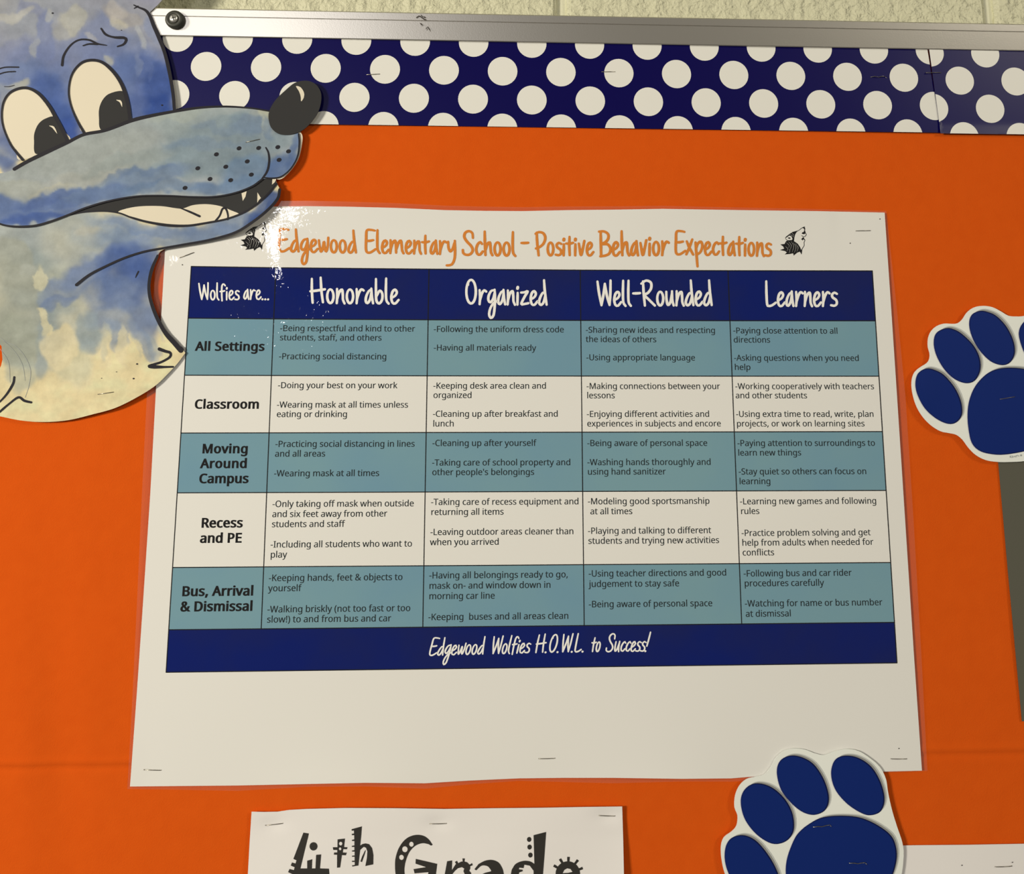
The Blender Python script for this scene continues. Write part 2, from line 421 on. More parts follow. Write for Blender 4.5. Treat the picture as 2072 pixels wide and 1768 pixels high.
strip(bt, bb, U0, useam, (d0[0] - pitch * .5, d0[1] + pitch * .5, pitch, dr), .0011, 'r', 'long navy border strip with white dots, running left from behind the wolf nose', bt + .0010, bb)
d2 = duv(1942, 163)
strip(bt, bb, useam - .0005, U1 - .001, (d2[0] - pitch * .5, d2[1] + pitch * .5, pitch, dr), .0020, 'l', 'short navy border strip with white dots at the far right end past the seam', bt + .0010, bb - .0006, .0008)

# ------------------------------------------------------------------ laminated poster
poster = thing('poster', 'large laminated poster with blue and teal table titled Positive Behavior Expectations', 'poster')
SHEET = [(345, 512), (334, 505), (325, 661), (316, 780), (304, 1000), (290, 1210), (277, 1400), (263, 1591),
         (370, 1590), (480, 1589), (620, 1586), (740, 1583.5), (860, 1584.5), (950, 1579), (1050, 1574.5), (1140, 1573.5), (1240, 1573.5), (1380, 1575.5), (1480, 1574.5), (1560, 1568), (1680, 1564), (1780, 1561), (1865.5, 1559),
         (1849, 1320), (1832, 1060), (1815, 800), (1803, 620), (1790, 430),
         (1650, 427), (1500, 425), (1340, 422.5), (1250, 424), (1150, 425), (1060, 427), (980, 426.5), (900, 425), (800, 420.5), (700, 418), (620, 417), (545, 418), (450, 421), (340, 425)]
SHEET = SHEET[1:]
def poster_h(x, y):
    x = np.asarray(x, float); y = np.asarray(y, float)
    h = .0019 + .0005 * np.sin(x / 170 + 1) * np.sin(y / 230)
    s = np.clip(1580 - y, 0, 2000)
    wave = np.clip(np.abs(np.sin((x - 300) / 806 * math.pi)), 0, 1) * (.6 + .4 * np.sin(x / 95))
    wave = wave * (1 - np.exp(-((x - 1600) / 140) ** 2))       # the paw is stapled over it there
    h = h + .0034 * wave * np.exp(-s / 75)
    h = h + .0011 * np.exp(-np.clip(y - 425, 0, 1000) / 50) * (1 + np.sin(x / 120 + 2.2)) * (x < 1690)
    h = h + .0012 * np.exp(-((x - 560) / 60) ** 2 - ((y - 540) / 80) ** 2) - .0006 * np.exp(-((x - 378) / 40) ** 2 - ((y - 516) / 25) ** 2)
    h = h + .0004 * np.exp(-((x - 410) / 34) ** 2 - ((y - 742) / 26) ** 2)
    return h
sheet('sheet', dens(SHEET, 14), poster_h, M['paper'], poster, grid=12, thick=.0003)
cxs, cys = 1064, 1004
def off(p, l, r, t, b):
    x, y = p; e = []
    if x < 350: x -= l * (1 - .7 * min(1, max(0, y - 950) / 600)) * .85
    if p[0] > 1785: x += r * (.2 + .8 * min(1, max(0, y - 430) / 330)) * (1 - .35 * max(0, y - 1200) / 360)
    if y < 432: y -= t * (1.15 - .85 * (p[0] - 340) / 1450)
    if y > 1555: y += b * min(1, (1900 - p[0]) / 400)
    return x, y
FO = [off(p, 21, 17, 11, 8 + 3 * math.sin(p[0] / 60)) for p in SHEET]
sheet('laminate_film', dens(FO, 12), up(poster_h, -.0002), M['film'], poster, grid=None, holes=[dens(SHEET, 14)])
XT = [387, 558, 868, 1174, 1473, 1765]; XB = [336, 525, 854, 1183, 1504, 1815]
ROWL = [539, 643.5, 759, 876, 997, 1148, 1274, 1360]; ROWR = [548, 649, 761, 873, 992, 1138, 1259, 1341]
BX = [(539, 1360)]
YB = [1360, 1357.5, 1353.5, 1349.5, 1345.5, 1341]
YT = [539, 541, 543, 546, 545, 548]
def corner(c, r):                               # column edge c (0..5), row edge r (0..7)
    t = c / 5
    fx = (387 + (1765 - 387) * 0) 
    top = (XT[c], ROWL[0] + (ROWR[0] - ROWL[0]) * (XT[c] - 387) / 1378)
    yl, yr = ROWL[r], ROWR[r]
    # intersection of row line with column line
    def colx(y): return XT[c] + (XB[c] - XT[c]) * (y - YT[c]) / (YB[c] - YT[c])
    y = yl
    for _ in range(4):
        xl = XT[0] + (XB[0] - XT[0]) * (yl - YT[0]) / (YB[0] - YT[0]); xr = XT[5] + (XB[5] - XT[5]) * (yr - YT[5]) / (YB[5] - YT[5])
        y = yl + (yr - yl) * (colx(y) - xl) / (xr - xl)
    bow = (2.4, 1.6, .6, 0, 0, 0, 0, 0)[r]
    return colx(y), y + bow * math.sin(math.pi * c / 5)
GLY = json.loads(r'''{"!":[216,[[[131,161],[85,161],[65,573],[151,573]],[[58,43],[61,69],[72,85],[107,97],[142,85],[153,69],[157,43],[153,18],[142,2],[107,-11],[72,2],[61,18]]]],"&":[587,[[[244,581],[318,567],[345,549],[366,524],[378,494],[383,458],[374,411],[350,372],[268,308],[423,159],[457,216],[479,286],[550,286],[518,191],[468,114],[585,0],[490,0],[420,67],[366,28],[303,2],[223,-8],[171,-4],[127,10],[91,32],[65,63],[48,102],[43,149],[57,220],[100,273],[166,318],[133,358],[107,403],[96,456],[101,493],[114,524],[135,548],[165,567]],[[209,273],[159,239],[128,201],[116,152],[124,112],[146,81],[181,61],[225,55],[273,59],[314,71],[375,111]],[[241,524],[211,519],[186,506],[171,485],[165,457],[180,404],[225,350],[292,401],[308,428],[313,458],[308,484],[294,505],[271,519]]]],"\u0027":[180,[[[128,573],[112,366],[68,366],[52,573]]]],"(":[241,[[[32,220],[45,348],[83,468],[150,573],[217,573],[167,493],[132,407],[111,315],[103,221],[116,98],[154,-20],[216,-127],[150,-127],[83,-24],[45,94]]]],")":[241,[[[209,220],[196,94],[158,-24],[91,-127],[25,-127],[87,-20],[124,98],[137,221],[124,346],[87,465],[24,573],[91,573],[158,468],[196,348]]]],",":[215,[[[154,84],[136,23],[111,-42],[85,-103],[33,-103],[49,-38],[63,31],[73,93],[148,93]]]],"-":[258,[[[32,184],[32,246],[226,246],[226,184]]]],"0":[459,[[[419,287],[409,163],[376,70],[349,37],[316,12],[276,-3],[229,-8],[170,1],[122,27],[86,70],[60,129],[44,201],[39,287],[44,373],[58,446],[83,504],[119,547],[167,573],[229,581],[287,573],[335,547],[372,504],[399,446],[414,373]],[[110,287],[121,156],[137,111],[159,78],[190,59],[229,52],[268,59],[298,78],[320,110],[336,156],[348,287],[336,417],[320,463],[298,495],[268,515],[229,521],[190,515],[159,495],[137,463],[121,417]]]],"1":[459,[[[285,0],[216,0],[216,400],[216,439],[217,470],[219,499],[196,477],[169,455],[108,405],[71,452],[226,573],[285,573]]]],"2":[459,[[[417,0],[38,0],[38,59],[188,210],[261,287],[306,353],[322,424],[315,466],[294,496],[261,514],[221,520],[147,506],[83,466],[45,513],[94,548],[153,572],[221,581],[270,576],[313,562],[347,540],[372,510],[388,472],[394,428],[389,385],[375,344],[324,267],[247,185],[128,67],[128,64],[417,64]]]],"3":[459,[[[395,439],[381,372],[340,326],[277,302],[277,298],[337,283],[379,255],[405,214],[413,163],[407,116],[390,74],[360,40],[318,14],[263,-3],[193,-8],[110,-1],[36,23],[36,89],[114,61],[194,51],[260,59],[305,81],[331,117],[339,164],[335,197],[320,223],[297,242],[265,255],[179,265],[123,265],[123,326],[180,326],[259,339],[307,377],[323,434],[316,471],[295,498],[262,516],[219,521],[164,515],[117,498],[75,473],[39,521],[115,563],[163,576],[218,581],[296,571],[352,540],[384,495]]]],"4":[459,[[[443,130],[359,130],[359,0],[291,0],[291,130],[17,130],[17,190],[286,576],[359,576],[359,193],[443,193]],[[291,374],[291,412],[293,444],[294,474],[295,500],[292,500],[276,468],[257,438],[86,193],[291,193]]]],"5":[459,[[[221,351],[275,346],[322,331],[361,307],[389,274],[407,232],[413,183],[407,128],[387,81],[356,43],[314,15],[261,-2],[199,-8],[116,0],[51,23],[51,90],[121,62],[200,52],[274,65],[302,82],[323,106],[336,137],[341,176],[332,225],[306,262],[262,284],[197,292],[146,288],[99,280],[64,302],[86,573],[373,573],[373,508],[146,508],[132,342],[169,348]]]],"6":[459,[[[44,245],[51,342],[75,433],[121,510],[155,539],[196,562],[246,576],[306,581],[344,579],[377,573],[377,513],[344,520],[308,523],[257,518],[216,504],[183,483],[158,454],[127,380],[115,291],[119,291],[150,326],[194,350],[255,358],[302,353],[342,338],[375,313],[400,279],[416,236],[421,184],[415,129],[399,82],[372,44],[336,15],[291,-2],[239,-8],[163,7],[101,54],[77,89],[59,133]],[[238,51],[284,59],[320,84],[343,125],[351,184],[344,233],[324,271],[289,295],[241,303],[175,287],[131,248],[115,198],[123,146],[146,99],[185,64]]]],"7":[459,[[[109,0],[344,508],[35,508],[35,573],[419,573],[419,518],[187,0]]]],"8":[459,[[[229,581],[318,565],[352,546],[378,519],[395,485],[400,443],[385,383],[346,338],[291,303],[355,265],[401,216],[414,185],[419,148],[413,104],[395,65],[367,34],[330,11],[284,-3],[231,-8],[174,-3],[126,10],[89,33],[61,63],[45,101],[39,146],[43,183],[56,214],[99,264],[158,299],[107,336],[71,383],[58,444],[63,485],[80,518],[107,545],[141,565]],[[108,145],[116,107],[138,76],[176,55],[229,48],[281,55],[319,76],[342,108],[350,148],[335,197],[293,235],[229,265],[217,270],[157,237],[121,197]],[[228,524],[188,518],[155,502],[134,476],[127,441],[141,391],[179,357],[232,330],[282,357],[317,392],[330,441],[323,476],[302,502],[270,518]]]],"9":[459,[[[417,328],[410,231],[387,139],[340,63],[306,33],[265,11],[214,-3],[154,-8],[117,-6],[82,0],[82,60],[115,53],[152,50],[204,54],[245,68],[278,90],[303,118],[334,192],[346,281],[341,281],[310,247],[266,223],[204,214],[158,219],[118,235],[85,260],[61,294],[45,336],[40,387],[46,443],[63,491],[90,529],[127,557],[171,575],[223,581],[299,565],[361,518],[402,439]],[[223,521],[178,513],[142,488],[118,447],[110,388],[117,339],[137,301],[171,277],[220,269],[286,285],[330,325],[346,374],[338,426],[315,474],[277,508]]]],"A":[512,[[[437,0],[368,177],[141,177],[73,0],[0,0],[224,575],[289,575],[512,0]],[[282,415],[274,438],[263,473],[255,500],[247,468],[238,438],[230,415],[165,241],[346,241]]]],"B":[521,[[[241,573],[336,565],[404,541],[445,497],[459,431],[446,371],[409,328],[350,304],[350,300],[415,279],[461,236],[474,203],[478,163],[472,115],[454,74],[425,42],[385,19],[337,5],[279,0],[78,0],[78,573]],[[256,329],[318,335],[357,352],[377,382],[384,423],[376,463],[351,490],[308,506],[245,511],[150,511],[150,329]],[[150,269],[150,61],[265,61],[330,68],[371,91],[394,125],[401,168],[388,221],[370,241],[344,256],[260,269]]]],"C":[507,[[[323,517],[241,502],[206,482],[178,456],[139,383],[125,286],[131,220],[147,164],[175,117],[213,83],[262,62],[322,55],[394,62],[460,78],[460,15],[393,-2],[312,-8],[232,1],[166,28],[115,72],[78,131],[56,203],[49,287],[53,349],[67,406],[89,456],[120,499],[159,534],[206,559],[261,575],[324,581],[409,572],[482,547],[453,486],[394,508]]]],"D":[585,[[[536,292],[528,203],[501,131],[457,74],[399,33],[325,8],[237,0],[78,0],[78,573],[254,573],[335,565],[404,540],[460,501],[502,446],[528,377]],[[460,289],[454,359],[435,415],[404,457],[361,487],[308,505],[244,511],[150,511],[150,62],[228,62],[329,76],[402,119],[446,190]]]],"E":[446,[[[398,0],[78,0],[78,573],[398,573],[398,509],[150,509],[150,330],[383,330],[383,268],[150,268],[150,63],[398,63]]]],"F":[416,[[[150,0],[78,0],[78,573],[398,573],[398,509],[150,509],[150,306],[383,306],[383,243],[150,243]]]],"H":[594,[[[516,0],[443,0],[443,267],[150,267],[150,0],[78,0],[78,573],[150,573],[150,330],[443,330],[443,573],[516,573]]]],"I":[272,[[[239,0],[32,0],[32,42],[99,57],[99,515],[32,531],[32,573],[239,573],[239,531],[172,515],[172,57],[239,42]]]],"K":[496,[[[496,0],[411,0],[209,273],[150,222],[150,0],[78,0],[78,573],[150,573],[150,290],[199,345],[249,399],[403,573],[488,573],[261,323]]]],"L":[420,[[[78,0],[78,573],[150,573],[150,64],[400,64],[400,0]]]],"M":[727,[[[330,0],[142,502],[139,502],[142,461],[144,407],[144,347],[144,0],[78,0],[78,573],[184,573],[361,103],[364,103],[544,573],[650,573],[650,0],[578,0],[578,352],[579,408],[581,460],[584,501],[581,501],[390,0]]]],"O":[626,[[[577,287],[573,224],[561,166],[540,116],[510,73],[473,38],[428,13],[375,-3],[314,-8],[251,-3],[196,13],[151,39],[114,73],[85,116],[65,167],[49,288],[56,370],[78,442],[114,500],[166,545],[232,572],[314,581],[393,572],[459,545],[510,501],[547,442],[570,370]],[[125,287],[130,220],[145,163],[171,117],[207,83],[255,62],[314,55],[373,62],[420,83],[456,117],[481,163],[496,220],[501,287],[490,384],[456,457],[398,503],[314,518],[255,511],[207,490],[171,457],[145,411],[130,354]]]],"P":[485,[[[229,573],[326,562],[393,528],[431,475],[444,404],[433,336],[395,278],[364,255],[324,238],[216,223],[150,223],[150,0],[78,0],[78,573]],[[223,511],[150,511],[150,285],[208,285],[298,296],[330,311],[352,334],[365,363],[370,401],[361,449],[334,484],[289,504]]]],"R":[499,[[[236,573],[301,568],[353,555],[393,532],[422,500],[439,460],[444,410],[440,368],[427,334],[385,285],[330,257],[487,0],[403,0],[264,237],[150,237],[150,0],[78,0],[78,573]],[[232,510],[150,510],[150,298],[236,298],[296,304],[338,325],[362,359],[370,407],[366,440],[355,467],[336,486],[310,500]]]],"S":[440,[[[403,153],[396,106],[378,66],[348,35],[307,11],[257,-3],[198,-8],[137,-5],[83,4],[41,19],[41,88],[113,65],[201,55],[273,66],[316,98],[330,147],[318,194],[277,230],[196,265],[131,294],[85,330],[57,375],[48,435],[54,477],[71,513],[99,542],[136,563],[180,576],[231,581],[318,572],[389,549],[366,487],[302,508],[229,517],[169,507],[133,478],[121,434],[133,386],[172,351],[246,318],[332,279],[385,228],[398,194]]]],"T":[446,[[[259,0],[187,0],[187,509],[8,509],[8,573],[437,573],[437,509],[259,509]]]],"U":[586,[[[513,202],[507,146],[489,95],[459,52],[416,20],[360,-1],[290,-8],[196,7],[128,50],[86,118],[72,204],[72,573],[144,573],[144,201],[154,139],[182,93],[228,64],[294,55],[342,59],[379,73],[407,96],[427,126],[442,202],[442,573],[513,573]]]],"W":[746,[[[735,573],[583,0],[510,0],[399,375],[389,410],[380,443],[373,471],[370,488],[367,471],[361,443],[352,409],[342,373],[234,0],[161,0],[10,573],[85,573],[174,223],[183,186],[190,151],[196,118],[201,87],[206,119],[213,154],[222,191],[232,227],[333,573],[407,573],[512,225],[523,187],[532,151],[538,117],[544,87],[550,129],[560,175],[572,224],[660,573]]]],"a":[450,[[[231,437],[299,428],[347,403],[376,358],[385,293],[385,0],[334,0],[320,61],[317,61],[279,22],[234,-1],[172,-8],[103,6],[75,23],[55,48],[41,80],[37,119],[50,176],[87,219],[152,245],[243,257],[316,259],[316,285],[310,330],[293,359],[265,375],[227,380],[163,370],[106,347],[84,400],[151,426]],[[252,208],[184,200],[141,182],[118,155],[110,119],[115,87],[132,66],[157,53],[188,49],[238,56],[279,79],[306,117],[315,172],[315,210]]]],"b":[493,[[[139,461],[138,410],[135,373],[139,373],[189,419],[226,432],[272,437],[344,423],[401,381],[437,312],[449,215],[444,147],[427,91],[400,48],[365,17],[322,-2],[272,-8],[226,-3],[189,10],[139,55],[133,55],[119,0],[68,0],[68,609],[139,609]],[[260,379],[219,374],[188,361],[165,339],[150,308],[139,217],[139,214],[145,144],[165,93],[202,61],[261,51],[312,61],[348,93],[369,145],[376,216],[369,287],[348,338],[311,368]]]],"c":[385,[[[241,-8],[187,-2],[139,15],[99,45],[69,87],[50,143],[44,213],[51,284],[71,342],[102,385],[142,415],[191,432],[245,438],[309,431],[358,415],[337,356],[292,370],[244,376],[204,371],[172,358],[148,335],[131,303],[117,213],[131,126],[148,94],[172,71],[202,58],[240,53],[302,60],[351,78],[351,15],[304,-2]]]],"d":[493,[[[221,-8],[148,6],[92,48],[56,117],[44,214],[56,311],[93,381],[149,424],[221,438],[280,429],[323,407],[354,374],[359,374],[356,405],[354,438],[354,609],[425,609],[425,0],[368,0],[358,58],[354,58],[323,24],[279,1]],[[232,51],[290,60],[328,88],[348,135],[355,200],[355,213],[349,284],[329,336],[291,369],[231,379],[181,368],[146,334],[124,281],[117,213],[124,144],[146,93],[181,61]]]],"e":[452,[[[234,438],[286,432],[329,414],[364,385],[390,346],[406,299],[411,244],[411,201],[117,201],[127,137],[154,90],[197,62],[254,52],[327,60],[392,82],[392,20],[327,-1],[251,-8],[194,-2],[143,17],[101,48],[70,91],[51,146],[44,212],[50,277],[68,333],[96,378],[134,411],[181,431]],[[233,380],[188,372],[154,348],[130,309],[119,257],[338,257],[326,322],[292,364],[266,376]]]],"f":[276,[[[266,375],[158,375],[158,0],[87,0],[87,375],[12,375],[12,408],[87,432],[87,457],[92,507],[104,547],[124,577],[152,597],[186,609],[227,613],[274,609],[310,599],[292,544],[262,552],[228,556],[197,550],[175,532],[162,502],[158,458],[158,430],[266,430]]]],"g":[493,[[[221,438],[297,422],[329,402],[355,373],[359,373],[369,430],[425,430],[425,-7],[420,-63],[404,-109],[378,-146],[341,-172],[293,-187],[233,-192],[147,-186],[78,-165],[78,-100],[149,-125],[237,-134],[286,-126],[324,-101],[347,-63],[355,-13],[355,4],[356,32],[358,57],[354,57],[329,28],[299,8],[221,-8],[147,7],[91,51],[56,121],[44,214],[56,306],[91,377],[147,423]],[[230,379],[197,374],[169,359],[147,336],[130,303],[117,213],[124,143],[146,92],[182,60],[232,50],[288,58],[326,85],[349,131],[356,197],[356,214],[343,309],[326,340],[302,362],[270,374]]]],"h":[496,[[[139,431],[138,399],[135,370],[140,370],[174,407],[221,429],[273,437],[321,433],[360,421],[391,400],[413,370],[426,330],[431,280],[431,0],[361,0],[361,275],[355,321],[338,353],[308,372],[265,379],[222,374],[189,360],[166,338],[150,308],[139,222],[139,0],[68,0],[68,609],[139,609]]]],"i":[207,[[[139,430],[139,0],[68,0],[68,430]],[[104,591],[133,580],[145,546],[133,512],[104,501],[75,512],[63,546],[75,580]]]],"j":[207,[[[18,-192],[-18,-190],[-44,-183],[-44,-126],[-19,-132],[9,-134],[51,-120],[64,-100],[68,-67],[68,430],[139,430],[139,-64],[126,-133],[110,-159],[87,-177],[56,-189]],[[63,546],[75,580],[104,591],[133,580],[145,546],[133,512],[104,501],[75,512]]]],"k":[428,[[[138,291],[137,257],[135,221],[138,221],[152,240],[172,264],[189,285],[326,430],[409,430],[235,246],[421,0],[336,0],[187,200],[138,158],[138,0],[68,0],[68,609],[138,609]]]],"l":[207,[[[139,0],[68,0],[68,609],[139,609]]]],"m":[750,[[[540,438],[603,429],[649,401],[676,352],[685,280],[685,0],[615,0],[615,277],[610,321],[594,353],[567,372],[528,379],[474,369],[438,342],[418,298],[411,237],[411,0],[342,0],[342,277],[332,333],[303,367],[253,379],[215,374],[185,360],[164,338],[150,308],[139,223],[139,0],[68,0],[68,430],[125,430],[136,371],[140,371],[173,409],[217,431],[266,438],[312,433],[349,420],[378,398],[398,366],[402,366],[427,398],[461,420],[499,433]]]],"n":[496,[[[275,438],[343,429],[391,401],[421,352],[431,280],[431,0],[361,0],[361,275],[355,321],[338,353],[308,372],[265,379],[204,368],[166,338],[146,289],[139,223],[139,0],[68,0],[68,430],[125,430],[136,371],[140,371],[175,409],[222,431]]]],"o":[485,[[[442,216],[428,121],[388,51],[324,7],[241,-8],[163,7],[100,51],[59,121],[44,216],[50,282],[68,336],[97,380],[137,412],[186,431],[244,438],[299,431],[347,412],[387,380],[417,336],[436,282]],[[117,216],[130,128],[147,95],[172,71],[203,56],[243,51],[282,56],[314,71],[339,95],[356,128],[369,216],[355,303],[338,335],[314,359],[282,374],[242,379],[185,368],[147,335],[124,284]]]],"p":[493,[[[273,438],[344,424],[401,383],[437,313],[449,216],[444,148],[427,93],[401,49],[365,17],[322,-2],[272,-8],[213,1],[170,24],[139,55],[134,55],[137,20],[139,-16],[139,-192],[68,-192],[68,430],[126,430],[136,371],[139,371],[170,405],[213,429]],[[260,379],[221,374],[190,362],[167,342],[152,313],[139,229],[139,216],[150,126],[165,93],[188,70],[220,55],[261,51],[297,56],[326,72],[348,98],[364,131],[376,217],[369,283],[348,334],[311,367]]]],"q":[493,[[[354,-9],[355,25],[358,58],[354,58],[303,11],[266,-3],[219,-8],[148,6],[93,48],[56,117],[44,214],[50,282],[67,338],[93,381],[129,413],[172,432],[221,438],[267,433],[304,419],[355,371],[358,371],[369,430],[425,430],[425,-192],[354,-192]],[[233,51],[272,55],[304,67],[327,87],[342,116],[355,199],[355,213],[348,285],[328,337],[290,369],[231,379],[181,368],[145,334],[124,281],[117,213],[124,145],[146,93],[182,61]]]],"r":[331,[[[269,438],[295,437],[319,433],[310,368],[287,372],[264,374],[217,363],[176,334],[149,289],[139,229],[139,0],[68,0],[68,430],[126,430],[134,351],[137,351],[170,395],[214,426]]]],"s":[384,[[[348,119],[343,80],[327,49],[302,24],[268,6],[176,-8],[99,-1],[42,19],[42,83],[104,60],[178,49],[224,53],[256,66],[274,86],[280,112],[271,141],[239,167],[174,196],[103,228],[57,266],[45,292],[41,324],[52,372],[85,408],[137,430],[202,438],[275,430],[339,409],[315,353],[258,372],[197,380],[131,366],[114,350],[108,328],[119,298],[154,274],[219,246],[289,215],[333,176]]]],"t":[289,[[[212,50],[245,53],[272,59],[272,5],[240,-4],[200,-8],[138,4],[112,20],[91,44],[78,79],[74,125],[74,375],[13,375],[13,409],[75,437],[103,528],[144,528],[144,430],[269,430],[269,375],[144,375],[144,127],[149,93],[163,69],[185,54]]]],"u":[496,[[[427,430],[427,0],[370,0],[359,57],[356,57],[321,20],[273,-1],[220,-8],[173,-4],[134,8],[103,29],[81,59],[68,99],[63,148],[63,430],[135,430],[135,153],[141,108],[158,76],[188,57],[230,51],[273,55],[306,69],[330,91],[345,121],[357,206],[357,430]]]],"v":[407,[[[163,0],[0,430],[75,430],[167,176],[180,137],[193,96],[201,63],[204,63],[214,96],[227,138],[241,176],[332,430],[407,430],[244,0]]]],"w":[630,[[[346,243],[336,276],[328,308],[321,335],[316,357],[313,357],[308,335],[302,307],[294,275],[284,242],[207,1],[127,1],[9,431],[82,431],[141,201],[153,154],[163,109],[169,73],[172,73],[178,97],[185,128],[193,160],[201,188],[277,431],[354,431],[428,188],[440,149],[451,109],[457,74],[460,74],[466,108],[477,153],[489,201],[549,431],[621,431],[502,1],[419,1]]]],"x":[424,[[[170,220],[22,430],[102,430],[213,268],[322,430],[402,430],[253,220],[410,0],[330,0],[213,172],[94,0],[14,0]]]],"y":[409,[[[1,430],[76,430],[169,185],[184,144],[196,105],[205,68],[209,68],[224,121],[245,186],[333,430],[409,430],[224,-59],[188,-130],[138,-176],[106,-188],[67,-192],[34,-190],[9,-186],[9,-130],[30,-133],[56,-135],[99,-126],[130,-99],[152,-59],[174,-2]]]],"z":[377,[[[346,0],[31,0],[31,47],[262,375],[45,375],[45,430],[340,430],[340,377],[112,55],[346,55]]]],"\u00a9":[667,[[[346,107],[276,119],[227,156],[197,213],[188,286],[192,336],[206,379],[229,415],[261,442],[301,459],[349,465],[399,459],[447,441],[424,392],[385,408],[350,413],[308,405],[276,379],[257,339],[250,286],[256,232],[273,192],[303,167],[349,159],[390,164],[433,177],[433,126],[394,112]],[[334,-8],[272,-3],[216,14],[165,40],[122,75],[87,118],[61,168],[45,225],[39,286],[45,348],[61,404],[87,454],[122,498],[165,533],[216,559],[272,575],[334,581],[393,575],[448,559],[498,533],[542,498],[578,454],[605,404],[622,348],[628,286],[622,225],[606,168],[580,118],[545,75],[502,40],[451,14],[395,-3]],[[334,34],[383,39],[430,53],[472,75],[509,105],[540,142],[563,185],[577,233],[582,286],[578,337],[564,384],[542,427],[512,464],[476,495],[433,518],[386,533],[334,538],[281,533],[233,520],[191,497],[154,467],[125,430],[103,387],[89,339],[84,286],[89,236],[103,188],[125,146],[154,108],[191,77],[233,54],[281,39]]]]," ":[209,[]]}''')
_tess = {}
def glyph(ch, bold):
    k = (ch, bold)
    if k in _tess: return _tess[k]
    cs = []
    for c in GLY[ch][1]:
        P = np.array(c, float) / 1000
        if len(P) > 2 and np.allclose(P[0], P[-1]): P = P[:-1]
        if bold:
            a = P - np.roll(P, 1, 0); b = np.roll(P, -1, 0) - P
            na = np.stack([a[:, 1], -a[:, 0]], -1); na /= np.maximum(np.hypot(na[:, 0], na[:, 1]), 1e-9)[:, None]
            nb = np.stack([b[:, 1], -b[:, 0]], -1); nb /= np.maximum(np.hypot(nb[:, 0], nb[:, 1]), 1e-9)[:, None]
            nn = na + nb; q = np.maximum((nn * nn).sum(1) / 2, .35)[:, None]
            P = P + SGN * nn / q * np.array([bold, bold * .55])
        cs.append(P)
    V, tr = wfill(cs) if cs else ([], [])
    _tess[k] = (V, [tuple(t) for t in tr]); return _tess[k]
o_ = np.array(GLY['l'][1][0], float); SGN = 1 if (np.roll(o_[:, 0], 1) * o_[:, 1] - o_[:, 0] * np.roll(o_[:, 1], 1)).sum() > 0 else -1
FS = .00853
def text_uv(s, u, v, size=FS, bold=0, width=None):
    nat = sum(GLY[c][0] for c in s) / 1000
    tr = (width / size - nat) / max(1, len(s) - 1) if width else 0
    V = []; F = []; x = 0
    for ch in s:
        gv, gf = glyph(ch, bold); k = len(V)
        V += [(u + (x + a) * size, v + b * size) for a, b in gv]; F += [tuple(k + i for i in t) for t in gf]
        x += GLY[ch][0] / 1000 + tr
    if not V: return [], []
    X, Y = uv2px(*np.array(V).T)
    return list(zip(X, Y)), F
